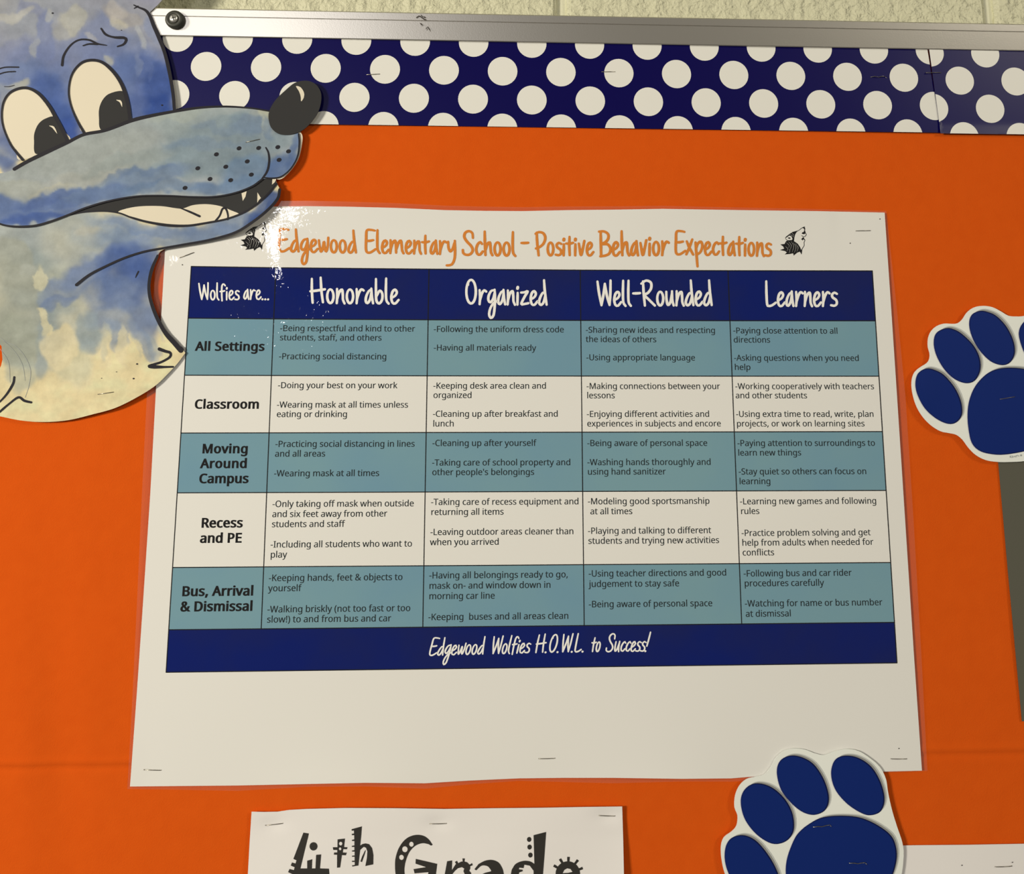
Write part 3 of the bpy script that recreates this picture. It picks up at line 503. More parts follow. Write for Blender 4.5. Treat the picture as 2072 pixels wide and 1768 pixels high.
# every line: text, x and baseline in an enlarged crop
ZA, ZB, ZC, ZD, ZE, ZF = (330, 630), (840, 630), (1290, 630), (330, 980), (840, 980), (1290, 980)
CELL = {
 (1, 1): [(ZA, "-Being respectful and kind to other", 892, 150), (ZA, "students, staff, and others", 890, 220), (ZA, "-Practicing social distancing", 884, 364)],
 (1, 2): [(ZA, "-Doing your best on your work", 876, 585), (ZA, "-Wearing mask at all times unless", 868, 733), (ZA, "eating or drinking", 866, 805)],
 (1, 3): [(ZA, "-Practicing social distancing in lines", 856, 1033), (ZA, "and all areas", 853, 1107), (ZA, "-Wearing mask at all times", 846, 1257)],
 (2, 1): [(ZB, "-Following the uniform dress code", 143, 156), (ZB, "-Having all materials ready", 143, 298)],
 (2, 2): [(ZB, "-Keeping desk area clean and", 139, 588), (ZB, "organized", 139, 660), (ZB, "-Cleaning up after breakfast and", 136, 803), (ZB, "lunch", 136, 877)],
 (2, 3): [(ZB, "-Cleaning up after yourself", 132, 1026), (ZB, "-Taking care of school property and", 130, 1175), (ZB, "other people's belongings", 130, 1248)],
 (3, 1): [(ZB, "-Sharing new ideas and respecting", 1302, 162), (ZB, "the ideas of others", 1303, 233), (ZB, "-Using appropriate language", 1306, 372)],
 (3, 2): [(ZB, "-Making connections between your", 1308, 591), (ZB, "lessons", 1310, 662), (ZB, "-Enjoying different activities and", 1310, 804), (ZB, "experiences in subjects and encore", 1312, 877)],
 (3, 3): [(ZB, "-Being aware of personal space", 1313, 1026), (ZB, "-Washing hands thoroughly and", 1314, 1172), (ZB, "using hand sanitizer", 1316, 1244)],
 (4, 1): [(ZC, "-Paying close attention to all", 731, 167), (ZC, "directions", 734, 237), (ZC, "-Asking questions when you need", 738, 375), (ZC, "help", 741, 446)],
 (4, 2): [(ZC, "-Working cooperatively with teachers", 747, 592), (ZC, "and other students", 749, 662), (ZC, "-Using extra time to read, write, plan", 753, 804), (ZC, "projects, or work on learning sites", 757, 877)],
 (4, 3): [(ZC, "-Paying attention to surroundings to", 763, 1026), (ZC, "learn new things", 767, 1099), (ZC, "-Stay quiet so others can focus on", 773, 1243), (ZC, "learning", 777, 1317)],
 (1, 4): [(ZD, "-Only taking off mask when outside", 834, 172), (ZD, "and six feet away from other", 832, 249), (ZD, "students and staff", 829, 326), (ZD, "-Including all students who want to", 820, 481), (ZD, "play", 818, 558)],
 (1, 5): [(ZD, "-Keeping hands, feet & objects to", 806, 737), (ZD, "yourself", 803, 815), (ZD, "-Walking briskly (not too fast or too", 795, 976), (ZD, "slow!) to and from bus and car", 792, 1053)],
 (2, 4): [(ZE, "-Taking care of recess equipment and", 122, 157), (ZE, "returning all items", 121, 233), (ZE, "-Leaving outdoor areas cleaner than", 117, 386), (ZE, "when you arrived", 115, 463)],
 (2, 5): [(ZE, "-Having all belongings ready to go,", 108, 717), (ZE, "mask on- and window down in", 107, 796), (ZE, "morning car line", 106, 875), (ZE, "-Keeping  buses and all areas clean", 101, 1035)],
 (3, 4): [(ZE, "-Modeling good sportsmanship", 1318, 152), (ZE, "at all times", 1336, 228), (ZE, "-Playing and talking to different", 1319, 377), (ZE, "students and trying new activities", 1321, 453)],
 (3, 5): [(ZE, "-Using teacher directions and good", 1324, 703), (ZE, "judgement to stay safe", 1328, 782), (ZE, "-Being aware of personal space", 1325, 937)],
 (4, 4): [(ZF, "-Learning new games and following", 783, 152), (ZF, "rules", 788, 226), (ZF, "-Practice problem solving and get", 795, 393), (ZF, "help from adults when needed for", 798, 467), (ZF, "conflicts", 802, 542)],
 (4, 5): [(ZF, "-Following bus and car rider", 810, 702), (ZF, "procedures carefully", 816, 777), (ZF, "-Watching for name or bus number", 820, 931), (ZF, "at dismissal", 826, 1009)],
}
HEAD = {
 (0, 1): [(ZA, "All Settings", 255, 298, 773)], (0, 2): [(ZA, "Classroom", 247, 740, 733)],
 (0, 3): [(ZA, "Moving", 303, 1080, 648), (ZA, "Around", 294, 1193, 641), (ZA, "Campus", 281, 1308, 651)],
 (0, 4): [(ZD, "Recess", 296, 328, 607), (ZD, "and PE", 288, 444, 600)],
 (0, 5): [(ZD, "Bus, Arrival", 149, 850, 690), (ZD, "& Dismissal", 138, 967, 684)]}
# --- handwritten lettering, drawn stroke by stroke (x across, y up from the baseline, capital height 1)
def arc(cx, cy, rx, ry, a0, a1, n=14): return [(cx + rx * math.cos(math.radians(a0 + (a1 - a0) * i / n)), cy + ry * math.sin(math.radians(a0 + (a1 - a0) * i / n))) for i in range(n + 1)]
HW = {
 'E': (.47, [[(.44, .97), (.28, 1.0), (.09, .97), (.06, .62), (.05, .2), (.10, .04), (.25, .03), (.48, .17)], [(.08, .53), (.22, .53), (.37, .56)]]),
 'd': (.37, [[(.24, 1.0), (.27, .6), (.31, .3), (.35, .03)], [(.29, .5), (.19, .5), (.08, .32), (.03, .12), (.11, .02), (.22, .12), (.30, .42)]]),
 'g': (.38, [[(.28, .58), (.16, .54), (.06, .36), (.05, .18), (.13, .1), (.24, .22), (.32, .5)], [(.31, .6), (.33, .3), (.31, -.1), (.26, -.42), (.15, -.52), (.08, -.38), (.13, -.14), (.26, .06), (.40, .14)]]),
 'e': (.31, [[(.05, .24), (.19, .33), (.25, .46), (.18, .56), (.08, .48), (.03, .25), (.08, .05), (.19, .02), (.32, .16)]]),
 'w': (.45, [[(.02, .55), (.05, .3), (.11, .04), (.19, .22), (.24, .48), (.27, .2), (.33, .05), (.40, .3), (.42, .66)]]),
 'o': (.33, [arc(.16, .29, .125, .27, 100, 462, 20)]),
 'l': (.18, [[(.05, 1.0), (.04, .5), (.06, .15), (.15, .01)]]),
 'm': (.66, [[(.05, .58), (.06, .3), (.04, .02)], [(.06, .18), (.14, .45), (.25, .56), (.29, .4), (.30, .04)], [(.31, .18), (.40, .45), (.51, .56), (.55, .35), (.57, .14), (.63, .01)]]),
 'n': (.36, [[(.05, .58), (.06, .3), (.04, .02)], [(.06, .18), (.14, .45), (.25, .55), (.28, .35), (.29, .15), (.35, .01)]]),
 't': (.30, [[(.14, .8), (.13, .4), (.15, .03)], [(-.01, .52), (.14, .51), (.30, .55)]]),
 'a': (.35, [[(.26, .56), (.16, .5), (.06, .3), (.04, .1), (.11, .03), (.21, .18), (.27, .5)], [(.26, .6), (.28, .3), (.33, .02)]]),
 'r': (.33, [[(.05, .58), (.07, .3), (.05, .02)], [(.07, .18), (.14, .42), (.24, .57), (.33, .52)]]),
 'y': (.38, [[(.04, .56), (.06, .3), (.14, .14), (.24, .25), (.32, .5)], [(.34, .6), (.35, .2), (.33, -.15), (.24, -.38), (.12, -.45), (-.02, -.46)]]),
 'S': (.50, [[(.45, .72), (.42, .92), (.28, 1.0), (.13, .93), (.09, .76), (.2, .57), (.38, .38), (.44, .2), (.34, .05), (.18, .02), (.05, .09), (.03, .22)]]),
 'c': (.30, [[(.28, .48), (.21, .56), (.1, .46), (.04, .26), (.09, .07), (.2, .04), (.31, .17)]]),
 'h': (.38, [[(.05, 1.0), (.06, .5), (.08, .03)], [(.08, .22), (.16, .48), (.26, .55), (.29, .35), (.31, .15), (.37, .02)]]),
 '-': (.34, [[(.02, .5), (.17, .5), (.31, .51)]]),
 'P': (.47, [[(.05, .98), (.08, .5), (.14, .02)], [(.0, .93), (.15, 1.0), (.35, .95), (.44, .76), (.36, .52), (.18, .37), (.02, .31)]]),
 's': (.28, [[(.27, .50), (.16, .55), (.06, .47), (.09, .36), (.24, .25), (.26, .1), (.16, .03), (.02, .05)]]),
 'i': (.13, [[(.06, .49), (.055, .25), (.05, .02)], [(.055, .66), (.065, .71)]]),
 'v': (.33, [[(.04, .52), (.08, .3), (.14, .03), (.22, .3), (.29, .63)]]),
 'B': (.52, [[(.07, .97), (.08, .5), (.09, .03)], [(.0, .99), (.2, 1.0), (.38, .9), (.4, .73), (.3, .58), (.14, .49), (.36, .48), (.49, .32), (.45, .12), (.3, .03), (.06, -.01)]]),
 'x': (.34, [[(.03, .58), (.14, .33), (.32, .02)], [(.28, .66), (.15, .33), (.01, .03)]]),
 'p': (.39, [[(.04, .54), (.07, .2), (.13, -.47)], [(.05, .22), (.14, .48), (.28, .57), (.35, .4), (.27, .15), (.12, .03)]]),
 'W': (.66, [[(.03, .97), (.10, .5), (.2, .04)], [(.2, .04), (.28, .45), (.34, .88)], [(.34, .88), (.43, .4), (.54, .05)], [(.54, .05), (.57, .5), (.58, 1.01)]]),
 'f': (.30, [[(.31, .84), (.22, .94), (.12, .85), (.1, .4), (.12, -.04)], [(.0, .5), (.14, .51), (.27, .54)]]),
 '.': (.13, [[(.045, .02), (.06, .03)]]),
 'H': (.58, [[(.05, .97), (.05, .5), (.08, .03)], [(.40, 1.02), (.43, .5), (.49, .05)], [(-.01, .48), (.25, .51), (.57, .56)]]),
 'b': (.36, [[(.05, .98), (.05, .5), (.07, .12), (.18, .02), (.29, .16), (.30, .4), (.2, .52), (.08, .32)]]),
 'O': (.52, [[(.13, .78), (.13, .88)] + arc(.255, .51, .2, .47, 118, -250, 26)]),
 'z': (.36, [[(.03, .5), (.17, .51), (.31, .55), (.17, .32), (.04, .05), (.18, .05), (.34, .08)]]),
 'R': (.57, [[(.05, .97), (.08, .5), (.13, .02)], [(-.02, .88), (.18, 1.0), (.38, .92), (.39, .7), (.26, .52), (.12, .43), (.3, .25), (.55, .02)]]),
 'u': (.38, [[(.04, .56), (.05, .25), (.11, .04), (.21, .15), (.28, .5)], [(.28, .58), (.29, .25), (.35, .02)]]),
 'L': (.45, [[(.03, 1.0), (.04, .5), (.07, .08), (.14, .02), (.28, .05), (.43, .15)]]),
 '!': (.2, [[(.10, 1.06), (.08, .65), (.05, .3)], [(.02, .02), (.03, .03)]]),
 ' ': (.24, [])}
def handwrite(words, wk=.102, slant=0.0):
    """words: (text, x0, x1, baseline y at x0, at x1, capital height), all in the picture"""
    g = []
    for s, x0, x1, y0, y1, cap in words:
        nat = sum(HW[c][0] for c in s) + .045 * (len(s) - 1); sx = (x1 - x0) / (nat * cap) ; x = 0
        for ch in s:
            cs = []
            for st in HW[ch][1]:
                P = [(x0 + (x + a + slant * b) * cap * sx, y0 + (y1 - y0) * x / nat - b * cap) for a, b in st]
                P = smooth(P, step=2.0)
                w = wk * cap
                cs.append(outline(P, [w * .86, w * 1.04, w * 1.0, w * .92] if len(st) > 2 else w * (1.15 if len(st) == 2 and ch in '.i!' else 1)))
            if cs: g.append(wfill(cs))
            x += HW[ch][0] + .045
    return g
ROWM = [M['blue'], M['teal'], M['paper'], M['teal'], M['paper'], M['teal']]
FILLH = .00014; INKH = .00026
HDR = {
 (0, 0): [("Wolfies", 401.5, 484, 607, 607, 34.5), ("are...", 492.5, 545, 606, 606.5, 34.5)],
 (1, 0): [("Honorable", 628.5, 806, 614, 615, 51.5)], (2, 0): [("Organized", 941, 1107, 616, 618, 51)],
 (3, 0): [("Well-Rounded", 1207.5, 1441, 619.5, 618.5, 51.5)], (4, 0): [("Learners", 1549, 1694, 620, 620, 51)]}
for r in range(6):
    for c in range(5):
        q = [corner(c, r), corner(c + 1, r), corner(c + 1, r + 1), corner(c, r + 1)]
        o, _ = sheet('header_cell' if r == 0 else ('row_heading_cell' if c == 0 else 'table_cell'), dens(q, 12), up(poster_h, FILLH), ROWM[r], poster, grid=12)
        if r == 0:
            decal('lettering', handwrite(HDR[(c, 0)]), up(poster_h, INKH + .00004), M['wtitle'], o)
        elif c == 0:
            g = []
            for z, s, x, y, xe in HEAD[(0, r)]:
                a = duv(z[0] + x / 3.7673, z[1] + y / 3.7673); b = duv(z[0] + xe / 3.7673, z[1] + y / 3.7673)
                g.append(text_uv(s, a[0] - .0009, a[1], .01235, .036, b[0] - a[0] + .0008))
            decal('lettering', g, up(poster_h, INKH), M['ink'], o)
        else:
            g = []
            for z, s, x, y in CELL[(c, r)]:
                a = duv(z[0] + x / 3.7673, z[1] + y / 3.7673)
                g.append(text_uv(s, a[0] - .0003, a[1], FS, .006))
            decal('lettering', g, up(poster_h, INKH), M['tinyink'], o)
q = [corner(0, 6), corner(5, 6), corner(5, 7), corner(0, 7)]
o, _ = sheet('footer_band', dens(q, 12), up(poster_h, FILLH), M['blue'], poster, grid=12)
SL = .26
decal('lettering', handwrite([("Edgewood", 866.5, 977, 1326.5, 1323.5, 36), ("Wolfies", 991, 1070, 1323.5, 1321, 36.5), ("H.O.W.L.", 1081.5, 1181, 1321, 1319, 37.5),
                              ("to", 1194.5, 1213, 1319, 1318.5, 36), ("Success!", 1224.5, 1311, 1319, 1318, 37)], .09, SL), up(poster_h, INKH), M['wtitle'], o)
g = []
for r in range(8):
    P = [corner(c, r) for c in range(6)]; P = [P[0]] + [p for i in range(5) for p in [tuple(np.array(P[i]) + (np.array(P[i + 1]) - np.array(P[i])) * k / 24) for k in range(1, 25)]]
    g.append(ribbon(P, 2.0))
for c in range(6):
    P = [corner(c, 0), corner(c, 7 if c in (0, 5) else 6)]
    P = [tuple(np.array(P[0]) + (np.array(P[1]) - np.array(P[0])) * k / 64) for k in range(65)]
    g.append(ribbon(P, 1.9))
decal('grid_lines', g, up(poster_h, INKH - .00003), M['ink'], poster)
decal('title_lettering', handwrite([("Edgewood", 562.5, 721, 509.5, 512.5, 46), ("Elementary", 738, 922, 512, 515.5, 47), ("School", 935, 1044, 516.5, 518.5, 49), ("-", 1054, 1070, 516, 516, 49),
    ("Positive", 1083.5, 1200, 517.5, 517.5, 48), ("Behavior", 1212, 1353, 518, 517, 50), ("Expectations", 1365, 1560.5, 515.5, 519, 48)], .112), up(poster_h, INKH), M['otitle'], poster)
# howling wolf head emblem, twice
def emblem(dx, dy):
    T = lambda p: [(1340 + x / 5.18 + dx, 440 + y / 5.18 + dy) for x, y in p]
    g = []; lt = []
    g.append(poly(T([(1415, 138), (1368, 150), (1328, 176), (1292, 205), (1300, 212), (1330, 190), (1355, 197), (1366, 226), (1350, 242), (1380, 252), (1384, 215), (1392, 180), (1404, 158)])))
    g.append(poly(T([(1300, 245), (1345, 235), (1385, 250), (1420, 275), (1446, 312), (1457, 345), (1468, 330), (1462, 384), (1440, 358), (1412, 370), (1378, 399), (1372, 374), (1340, 382), (1284, 387), (1306, 366), (1288, 352), (1233, 341), (1278, 326), (1268, 304), (1237, 282), (1282, 277)])))
    g.append(poly(T([(1468, 108), (1492, 97), (1499, 122), (1494, 138), (1484, 116)])))
    g.append(poly(T([(1492, 122), (1504, 160), (1488, 176), (1462, 170), (1468, 156), (1482, 152)])))
    g.append(poly(T([(1456, 228), (1476, 206), (1500, 236), (1478, 226), (1474, 242)])))
    for P, w in (([(1408, 142), (1432, 134), (1452, 118), (1470, 106), (1492, 98)], 6), ([(1496, 160), (1510, 174), (1500, 196), (1478, 200), (1462, 190)], 6),
                 ([(1482, 208), (1482, 226), (1496, 238), (1486, 262), (1488, 292), (1468, 325), (1456, 350), (1458, 382)], 6), ([(1300, 206), (1290, 212), (1304, 234), (1340, 244)], 5),
                 ([(1398, 158), (1410, 150), (1418, 148)], 4)):
        g.append(wfill([outline(smooth(T(P), step=2), w / 5.18)]))
    g.append(poly(T([(1314, 214), (1330, 206), (1350, 216), (1332, 224)])))
    for P in ([(1300, 262), (1330, 290), (1326, 320)], [(1322, 252), (1352, 290), (1340, 340)], [(1350, 250), (1378, 300), (1362, 362)], [(1372, 262), (1402, 310), (1384, 370)], [(1395, 272), (1424, 315), (1410, 358)],
              [(1290, 300), (1318, 330), (1304, 352)], [(1330, 330), (1338, 352), (1326, 376)], [(1352, 160), (1372, 176), (1376, 210)], [(1325, 185), (1350, 182), (1372, 200)]):
        lt.append(ribbon(smooth(T(P), step=2), [.15, .42, .15]))
    return g, lt
for dx, dy in ((0, 0), (-1092, -9.5)):
    g, lt = emblem(dx, dy)
    o = decal('wolf_emblem', g, up(poster_h, FILLH), M['ink'], poster)
    decal('mane_highlights', lt, up(poster_h, INKH), M['paper'], o)
g = [poly(circle(x, y, 1.2, n=8)) for x, y in ((1780.5, 443), (1720.5, 492), (369, 535.5), (1819, 1514))]
for q in g: decal('pin_hole', [q], up(poster_h, INKH), M['hole'], poster)
anchor(poster, tuple(place(np.array([1064.]), np.array([1575.]), 0.0)[0]))

# ------------------------------------------------------------------ painted wolf head cutout
wolf = thing('wolf_cutout', 'hand-painted blue wolf head cut from card with big eyes and grinning muzzle', 'paper cutout')
K = 2.947
A1 = lambda p: Z(p, 0, 0, K)
A2 = lambda p: Z(p, 0, 400, K)
def wolf_h(x, y):
    x = np.asarray(x, float); y = np.asarray(y, float)
    h = .0046 + .0 * x
    h = h + .0062 * np.exp(-((x - 545) / 75) ** 2 - ((y - 455) / 60) ** 2)
    h = h + .006 * np.exp(-((y + 30) / 70) ** 2)
    h = h - .0003 * np.exp(-((x - 372) / 60) ** 2 - ((y - 706) / 50) ** 2) + .0006 * np.sin(x / 70) * np.sin(y / 90 + 1)
    return h
HEAD_O = smooth(A1([(893, 72), (915, 118), (950, 210), (988, 310), (1018, 430), (1040, 560), (1048, 660)]), step=5)
JAW = smooth(A1([(1640, 1060), (1652, 1096), (1668, 1130), (1655, 1185), (1595, 1255), (1500, 1332), (1400, 1392), (1250, 1434), (1100, 1460), (985, 1482)]), step=5)
NECK = smooth(A2([(955, 320), (938, 345), (903, 420), (882, 500), (884, 570), (905, 655), (942, 745), (985, 815), (1040, 872), (1092, 908)]), step=5)
CHIN = smooth(A2([(1105, 925), (1060, 985), (1000, 1050), (930, 1117), (830, 1182), (690, 1252), (550, 1292), (400, 1327), (250, 1337), (120, 1327), (0, 1303)]), step=5)
LEFT = smooth([(0, 842), (-60, 800), (-20, 770), (2, 740), (4, 715), (-6, 690), (-70, 700), (-150, 660), (-110, 600), (-190, 560), (-170, 440), (-215, 330), (-190, 180), (-150, 60), (-110, -40)], step=9)
TOPL = smooth([(-110, -40), (-190, -120), (-215, -260), (-120, -190), (-30, -120), (60, -80), (140, -85), (220, -70)], step=9) + smooth([(220, -70), (290, -160), (400, -240), (405, -150), (372, -60), (328, 0), (303, 24)], step=9)
OUT = HEAD_O + [(375, 222), (545, 240)] + JAW + NECK + CHIN + LEFT[1:] + TOPL[1:-1]
def vnoise(X, Y, s, seed):
    rs = np.random.RandomState(seed); T = rs.rand(64, 64)
    x = X / s; y = Y / s; xi = np.floor(x).astype(int); yi = np.floor(y).astype(int); fx = x - xi; fy = y - yi
    fx = fx * fx * (3 - 2 * fx); fy = fy * fy * (3 - 2 * fy)
    g = lambda a, b: T[a % 64, b % 64]
    return (g(xi, yi) * (1 - fx) + g(xi + 1, yi) * fx) * (1 - fy) + (g(xi, yi + 1) * (1 - fx) + g(xi + 1, yi + 1) * fx) * fy
def fbm(X, Y, s, seed): return (vnoise(X, Y, s, seed) + .5 * vnoise(X, Y, s / 2, seed + 1) + .25 * vnoise(X, Y, s / 4, seed + 2)) / 1.75 - .5
def washes(P, base, strokes):
    """pigment laid down wash by wash: (x, y, half length, half width, angle, colour, strength, edge)"""
    X = P[:, 0] + 34 * fbm(P[:, 0], P[:, 1], 34, 3); Y = P[:, 1] + 34 * fbm(P[:, 0], P[:, 1], 34, 9)
    c = np.tile(np.array(base, float), (len(P), 1))
    for x, y, a, b, ang, cc, s, e in strokes:
        cr, cg, cb = cc; ex = max(0, cb - cr)
        if cr < 215: cc = (cr * .97, (cg - .06 * ex) * .945, (cr + (cb - cr) * (.84 if ex else 1)) * (.95 if ex > 40 else .92))
        t = math.radians(ang); dx = X - x; dy = Y - y
        u = (dx * math.cos(t) + dy * math.sin(t)) / a; v = (-dx * math.sin(t) + dy * math.cos(t)) / b
        r = np.sqrt(u * u + v * v); m = np.clip((1 - r) / e + .5, 0, 1); m = m * m * (3 - 2 * m)
        k = (m * s * (.85 + .5 * fbm(P[:, 0], P[:, 1], 60, 21)))[:, None]
        c = c * (1 - k) + np.array(cc, float) * k
    c += (fbm(P[:, 0] * .6, P[:, 1], 20, 40) * 20)[:, None]
    return np.clip(c, 0, 235)
def paint(o, P, base, strokes):
    c = washes(P, base, strokes) / 255
    g = c.mean(1, keepdims=True); c = g + (c - g) * 1.0
    l = np.where(c <= .04045, c / 12.92, ((c + .055) / 1.055) ** 2.4) / np.array(LF) * np.array([.74, .73, .66])
    n = len(o.data.vertices); A = np.ones((n, 4), 'f'); A[:len(P), :3] = l
    if n > len(P): A[len(P):, :3] = l[:n - len(P)] if n == 2 * len(P) else .6
    at = o.data.color_attributes.new('paint', 'FLOAT_COLOR', 'POINT'); at.data.foreach_set('color', A.ravel())
HEADW = [
 (120, 110, 330, 200, 0, (142, 150, 184), 1.0, .15), (140, 200, 260, 110, 0, (106, 128, 178), .7, .5),
 (60, 20, 120, 60, 10, (178, 182, 182), .8, .8), (230, 30, 120, 60, 20, (172, 176, 186), .8, .8), (40, 95, 50, 60, 0, (168, 176, 184), .5, .6),
 (150, 60, 180, 60, 0, (152, 162, 186), .5, .9), (20, 105, 60, 26, -30, (132, 146, 190), .5, .4), (90, 75, 22, 52, 0, (126, 144, 192), .75, .3), (60, 22, 30, 14, 30, (140, 152, 186), .6, .4),
 (130, 110, 110, 34, 0, (126, 144, 188), .6, .5), (210, 95, 46, 70, 10, (128, 146, 190), .65, .5), (250, 35, 50, 16, 20, (184, 180, 176), .7, .5),
 (40, 160, 80, 36, 0, (112, 138, 190), .7, .6), (125, 180, 28, 60, 0, (112, 138, 192), .6, .6), (110, 240, 40, 90, -15, (70, 106, 184), .9, .6), (142, 272, 20, 36, -15, (56, 92, 178), .7, .7),
 (265, 120, 60, 44, 0, (124, 144, 188), .7, .5), (290, 180, 62, 80, 0, (84, 114, 182), .85, .5), (320, 185, 34, 60, 0, (60, 94, 172), .8, .6), (318, 215, 30, 26, 0, (46, 84, 170), .8, .7), (270, 215, 26, 30, 0, (84, 112, 176), .6, .6),
 (150, 42, 24, 30, 20, (196, 196, 184), .85, .25), (98, 34, 8, 14, 0, (192, 194, 188), .7, .4), (72, 95, 8, 26, 0, (182, 186, 188), .7, .4), (128, 52, 12, 30, 10, (188, 188, 180), .5, .4), (240, 45, 20, 12, 40, (206, 202, 184), .7, .4), (235, 20, 18, 18, 0, (200, 196, 192), .7, .4), (25, 30, 34, 10, -20, (204, 202, 190), .7, .4),
 (285, 74, 7, 22, -20, (186, 192, 200), .9, .4), (192, 78, 12, 7, 0, (188, 190, 196), .8, .5), (308, 60, 10, 26, -20, (140, 158, 196), .6, .6), (275, 130, 6, 30, 5, (150, 166, 196), .6, .5), (300, 135, 5, 34, 0, (100, 126, 186), .6, .5),
 (222, 122, 16, 8, 40, (196, 196, 182), .8, .5), (40, 170, 26, 8, -5, (206, 202, 176), .8, .5), (10, 195, 14, 30, 0, (176, 180, 176), .6, .5), (10, 300, 34, 34, 30, (104, 130, 184), .9, .5), (14, 330, 30, 16, 20, (86, 116, 180), .7, .5), (255, 150, 20, 46, 10, (110, 136, 188), .6, .6),
 # jaw, throat and ruff
 (120, 480, 170, 60, 0, (166, 180, 190), .95, .6), (170, 470, 26, 12, 0, (196, 196, 184), .7, .6), (230, 455, 60, 18, 5, (150, 170, 192), .6, .6), (30, 470, 50, 60, 0, (170, 180, 182), .7, .7), (340, 478, 150, 22, -3, (126, 152, 188), .85, .6), (300, 462, 90, 10, 8, (112, 142, 190), .6, .6), (460, 455, 90, 26, -14, (104, 134, 182), .9, .5),
 (535, 420, 50, 20, -45, (62, 94, 160), .95, .6), (400, 480, 60, 8, -6, (140, 162, 190), .6, .7), (520, 440, 40, 10, -40, (48, 80, 150), .6, .7),
 (75, 575, 95, 62, 20, (150, 166, 172), .9, .6), (50, 640, 60, 60, 0, (142, 158, 164), .8, .6), (60, 700, 70, 50, 0, (160, 172, 172), .8, .5), (150, 660, 80, 50, 0, (150, 168, 184), .6, .6),
 (160, 560, 90, 30, -35, (128, 150, 190), .8, .5), (200, 530, 110, 18, -28, (122, 148, 194), .7, .5), (255, 560, 62, 66, 0, (84, 116, 182), .95, .55), (285, 535, 44, 40, 0, (70, 104, 176), .7, .6), (225, 590, 60, 40, 0, (106, 134, 184), .8, .5), (295, 620, 30, 70, -5, (98, 124, 176), .8, .5), (120, 610, 40, 12, -20, (112, 138, 184), .7, .4),
 (250, 640, 70, 36, 0, (118, 142, 182), .8, .5), (180, 670, 26, 44, 5, (152, 172, 188), .75, .4), (240, 680, 20, 34, -20, (146, 166, 190), .8, .35), (290, 690, 14, 46, -35, (136, 158, 190), .8, .35), (310, 700, 10, 30, -30, (150, 168, 190), .7, .4), (80, 715, 14, 50, 5, (160, 176, 186), .7, .4), (150, 740, 40, 40, 0, (196, 204, 186), .5, .6), (40, 760, 30, 30, 20, (176, 188, 182), .6, .5),
 (22, 610, 60, 130, 0, (172, 176, 164), .85, .12), (30, 690, 50, 50, 0, (168, 174, 160), .8, .5), (122, 702, 44, 40, 0, (232, 214, 170), .9, .22), (88, 650, 9, 30, -18, (232, 216, 170), .9, .25), (85, 562, 9, 26, -4, (222, 212, 176), .85, .25), (215, 715, 14, 26, 0, (232, 214, 170), .85, .25), (250, 700, 10, 40, 0, (228, 212, 170), .8, .25), (55, 545, 22, 12, 0, (188, 194, 188), .5, .5), (215, 690, 8, 34, 10, (206, 206, 184), .6, .4), (275, 700, 7, 26, -20, (206, 206, 184), .6, .4),  (320, 660, 5, 30, -20, (196, 202, 196), .8, .5)]
MUZW = [
 (330, 270, 330, 50, -14, (168, 180, 184), .9, .8), (150, 320, 160, 40, -12, (174, 184, 184), .8, .7), (410, 250, 110, 30, 0, (160, 178, 186), .8, .7), (440, 300, 120, 50, -8, (138, 162, 182), .85, .6), (500, 250, 36, 14, 10, (118, 146, 178), .7, .5), (470, 240, 40, 10, -20, (140, 164, 182), .6, .5),
 (540, 235, 14, 26, -10, (196, 202, 186), .9, .5), (360, 232, 60, 12, -8, (176, 188, 184), .7, .6), (400, 330, 160, 30, -4, (142, 164, 180), .8, .5), (260, 370, 130, 22, -14, (120, 148, 184), .85, .35), (140, 400, 130, 22, -10, (104, 134, 184), .85, .4), (60, 425, 120, 28, 0, (92, 124, 186), .9, .5),
 (60, 445, 80, 12, 0, (66, 102, 180), .8, .6), (330, 378, 100, 12, -2, (112, 144, 184), .7, .5), (470, 375, 80, 16, -8, (106, 140, 184), .8, .6), (505, 345, 60, 30, -20, (112, 146, 184), .8, .6), (568, 345, 24, 40, 20, (92, 126, 182), .9, .6), (598, 300, 10, 60, 10, (90, 124, 180), .9, .7), (570, 280, 26, 20, 0, (140, 164, 182), .7, .6),
 (200, 350, 140, 16, -16, (186, 190, 182), .6, .6), (30, 385, 50, 20, 0, (178, 184, 176), .8, .5), (110, 385, 50, 7, -12, (200, 200, 180), .6, .5), (250, 330, 90, 12, -14, (150, 168, 176), .5, .6), (450, 262, 60, 8, 4, (130, 156, 182), .6, .5), (420, 290, 90, 10, 0, (120, 150, 182), .45, .6), (95, 405, 70, 9, -16, (84, 114, 178), .5, .4), (280, 348, 80, 5, -10, (110, 138, 176), .5, .4), (545, 255, 22, 10, 60, (118, 146, 178), .6, .6)]
o, P = sheet('head_card', OUT, wolf_h, M['paint'], wolf, grid=3.4, thick=.0011)
paint(o, P, (238, 218, 170), HEADW)
head = o
INK = .0002
def ink(name, strokes, hf, m, parent):
    for i, (p, w) in enumerate(strokes): decal(name, [wfill([outline(smooth(p, step=2.5), [q * 1.15 for q in (w if hasattr(w, '__len__') else [w, w])])])], up(hf, .00001 * i), m, parent)
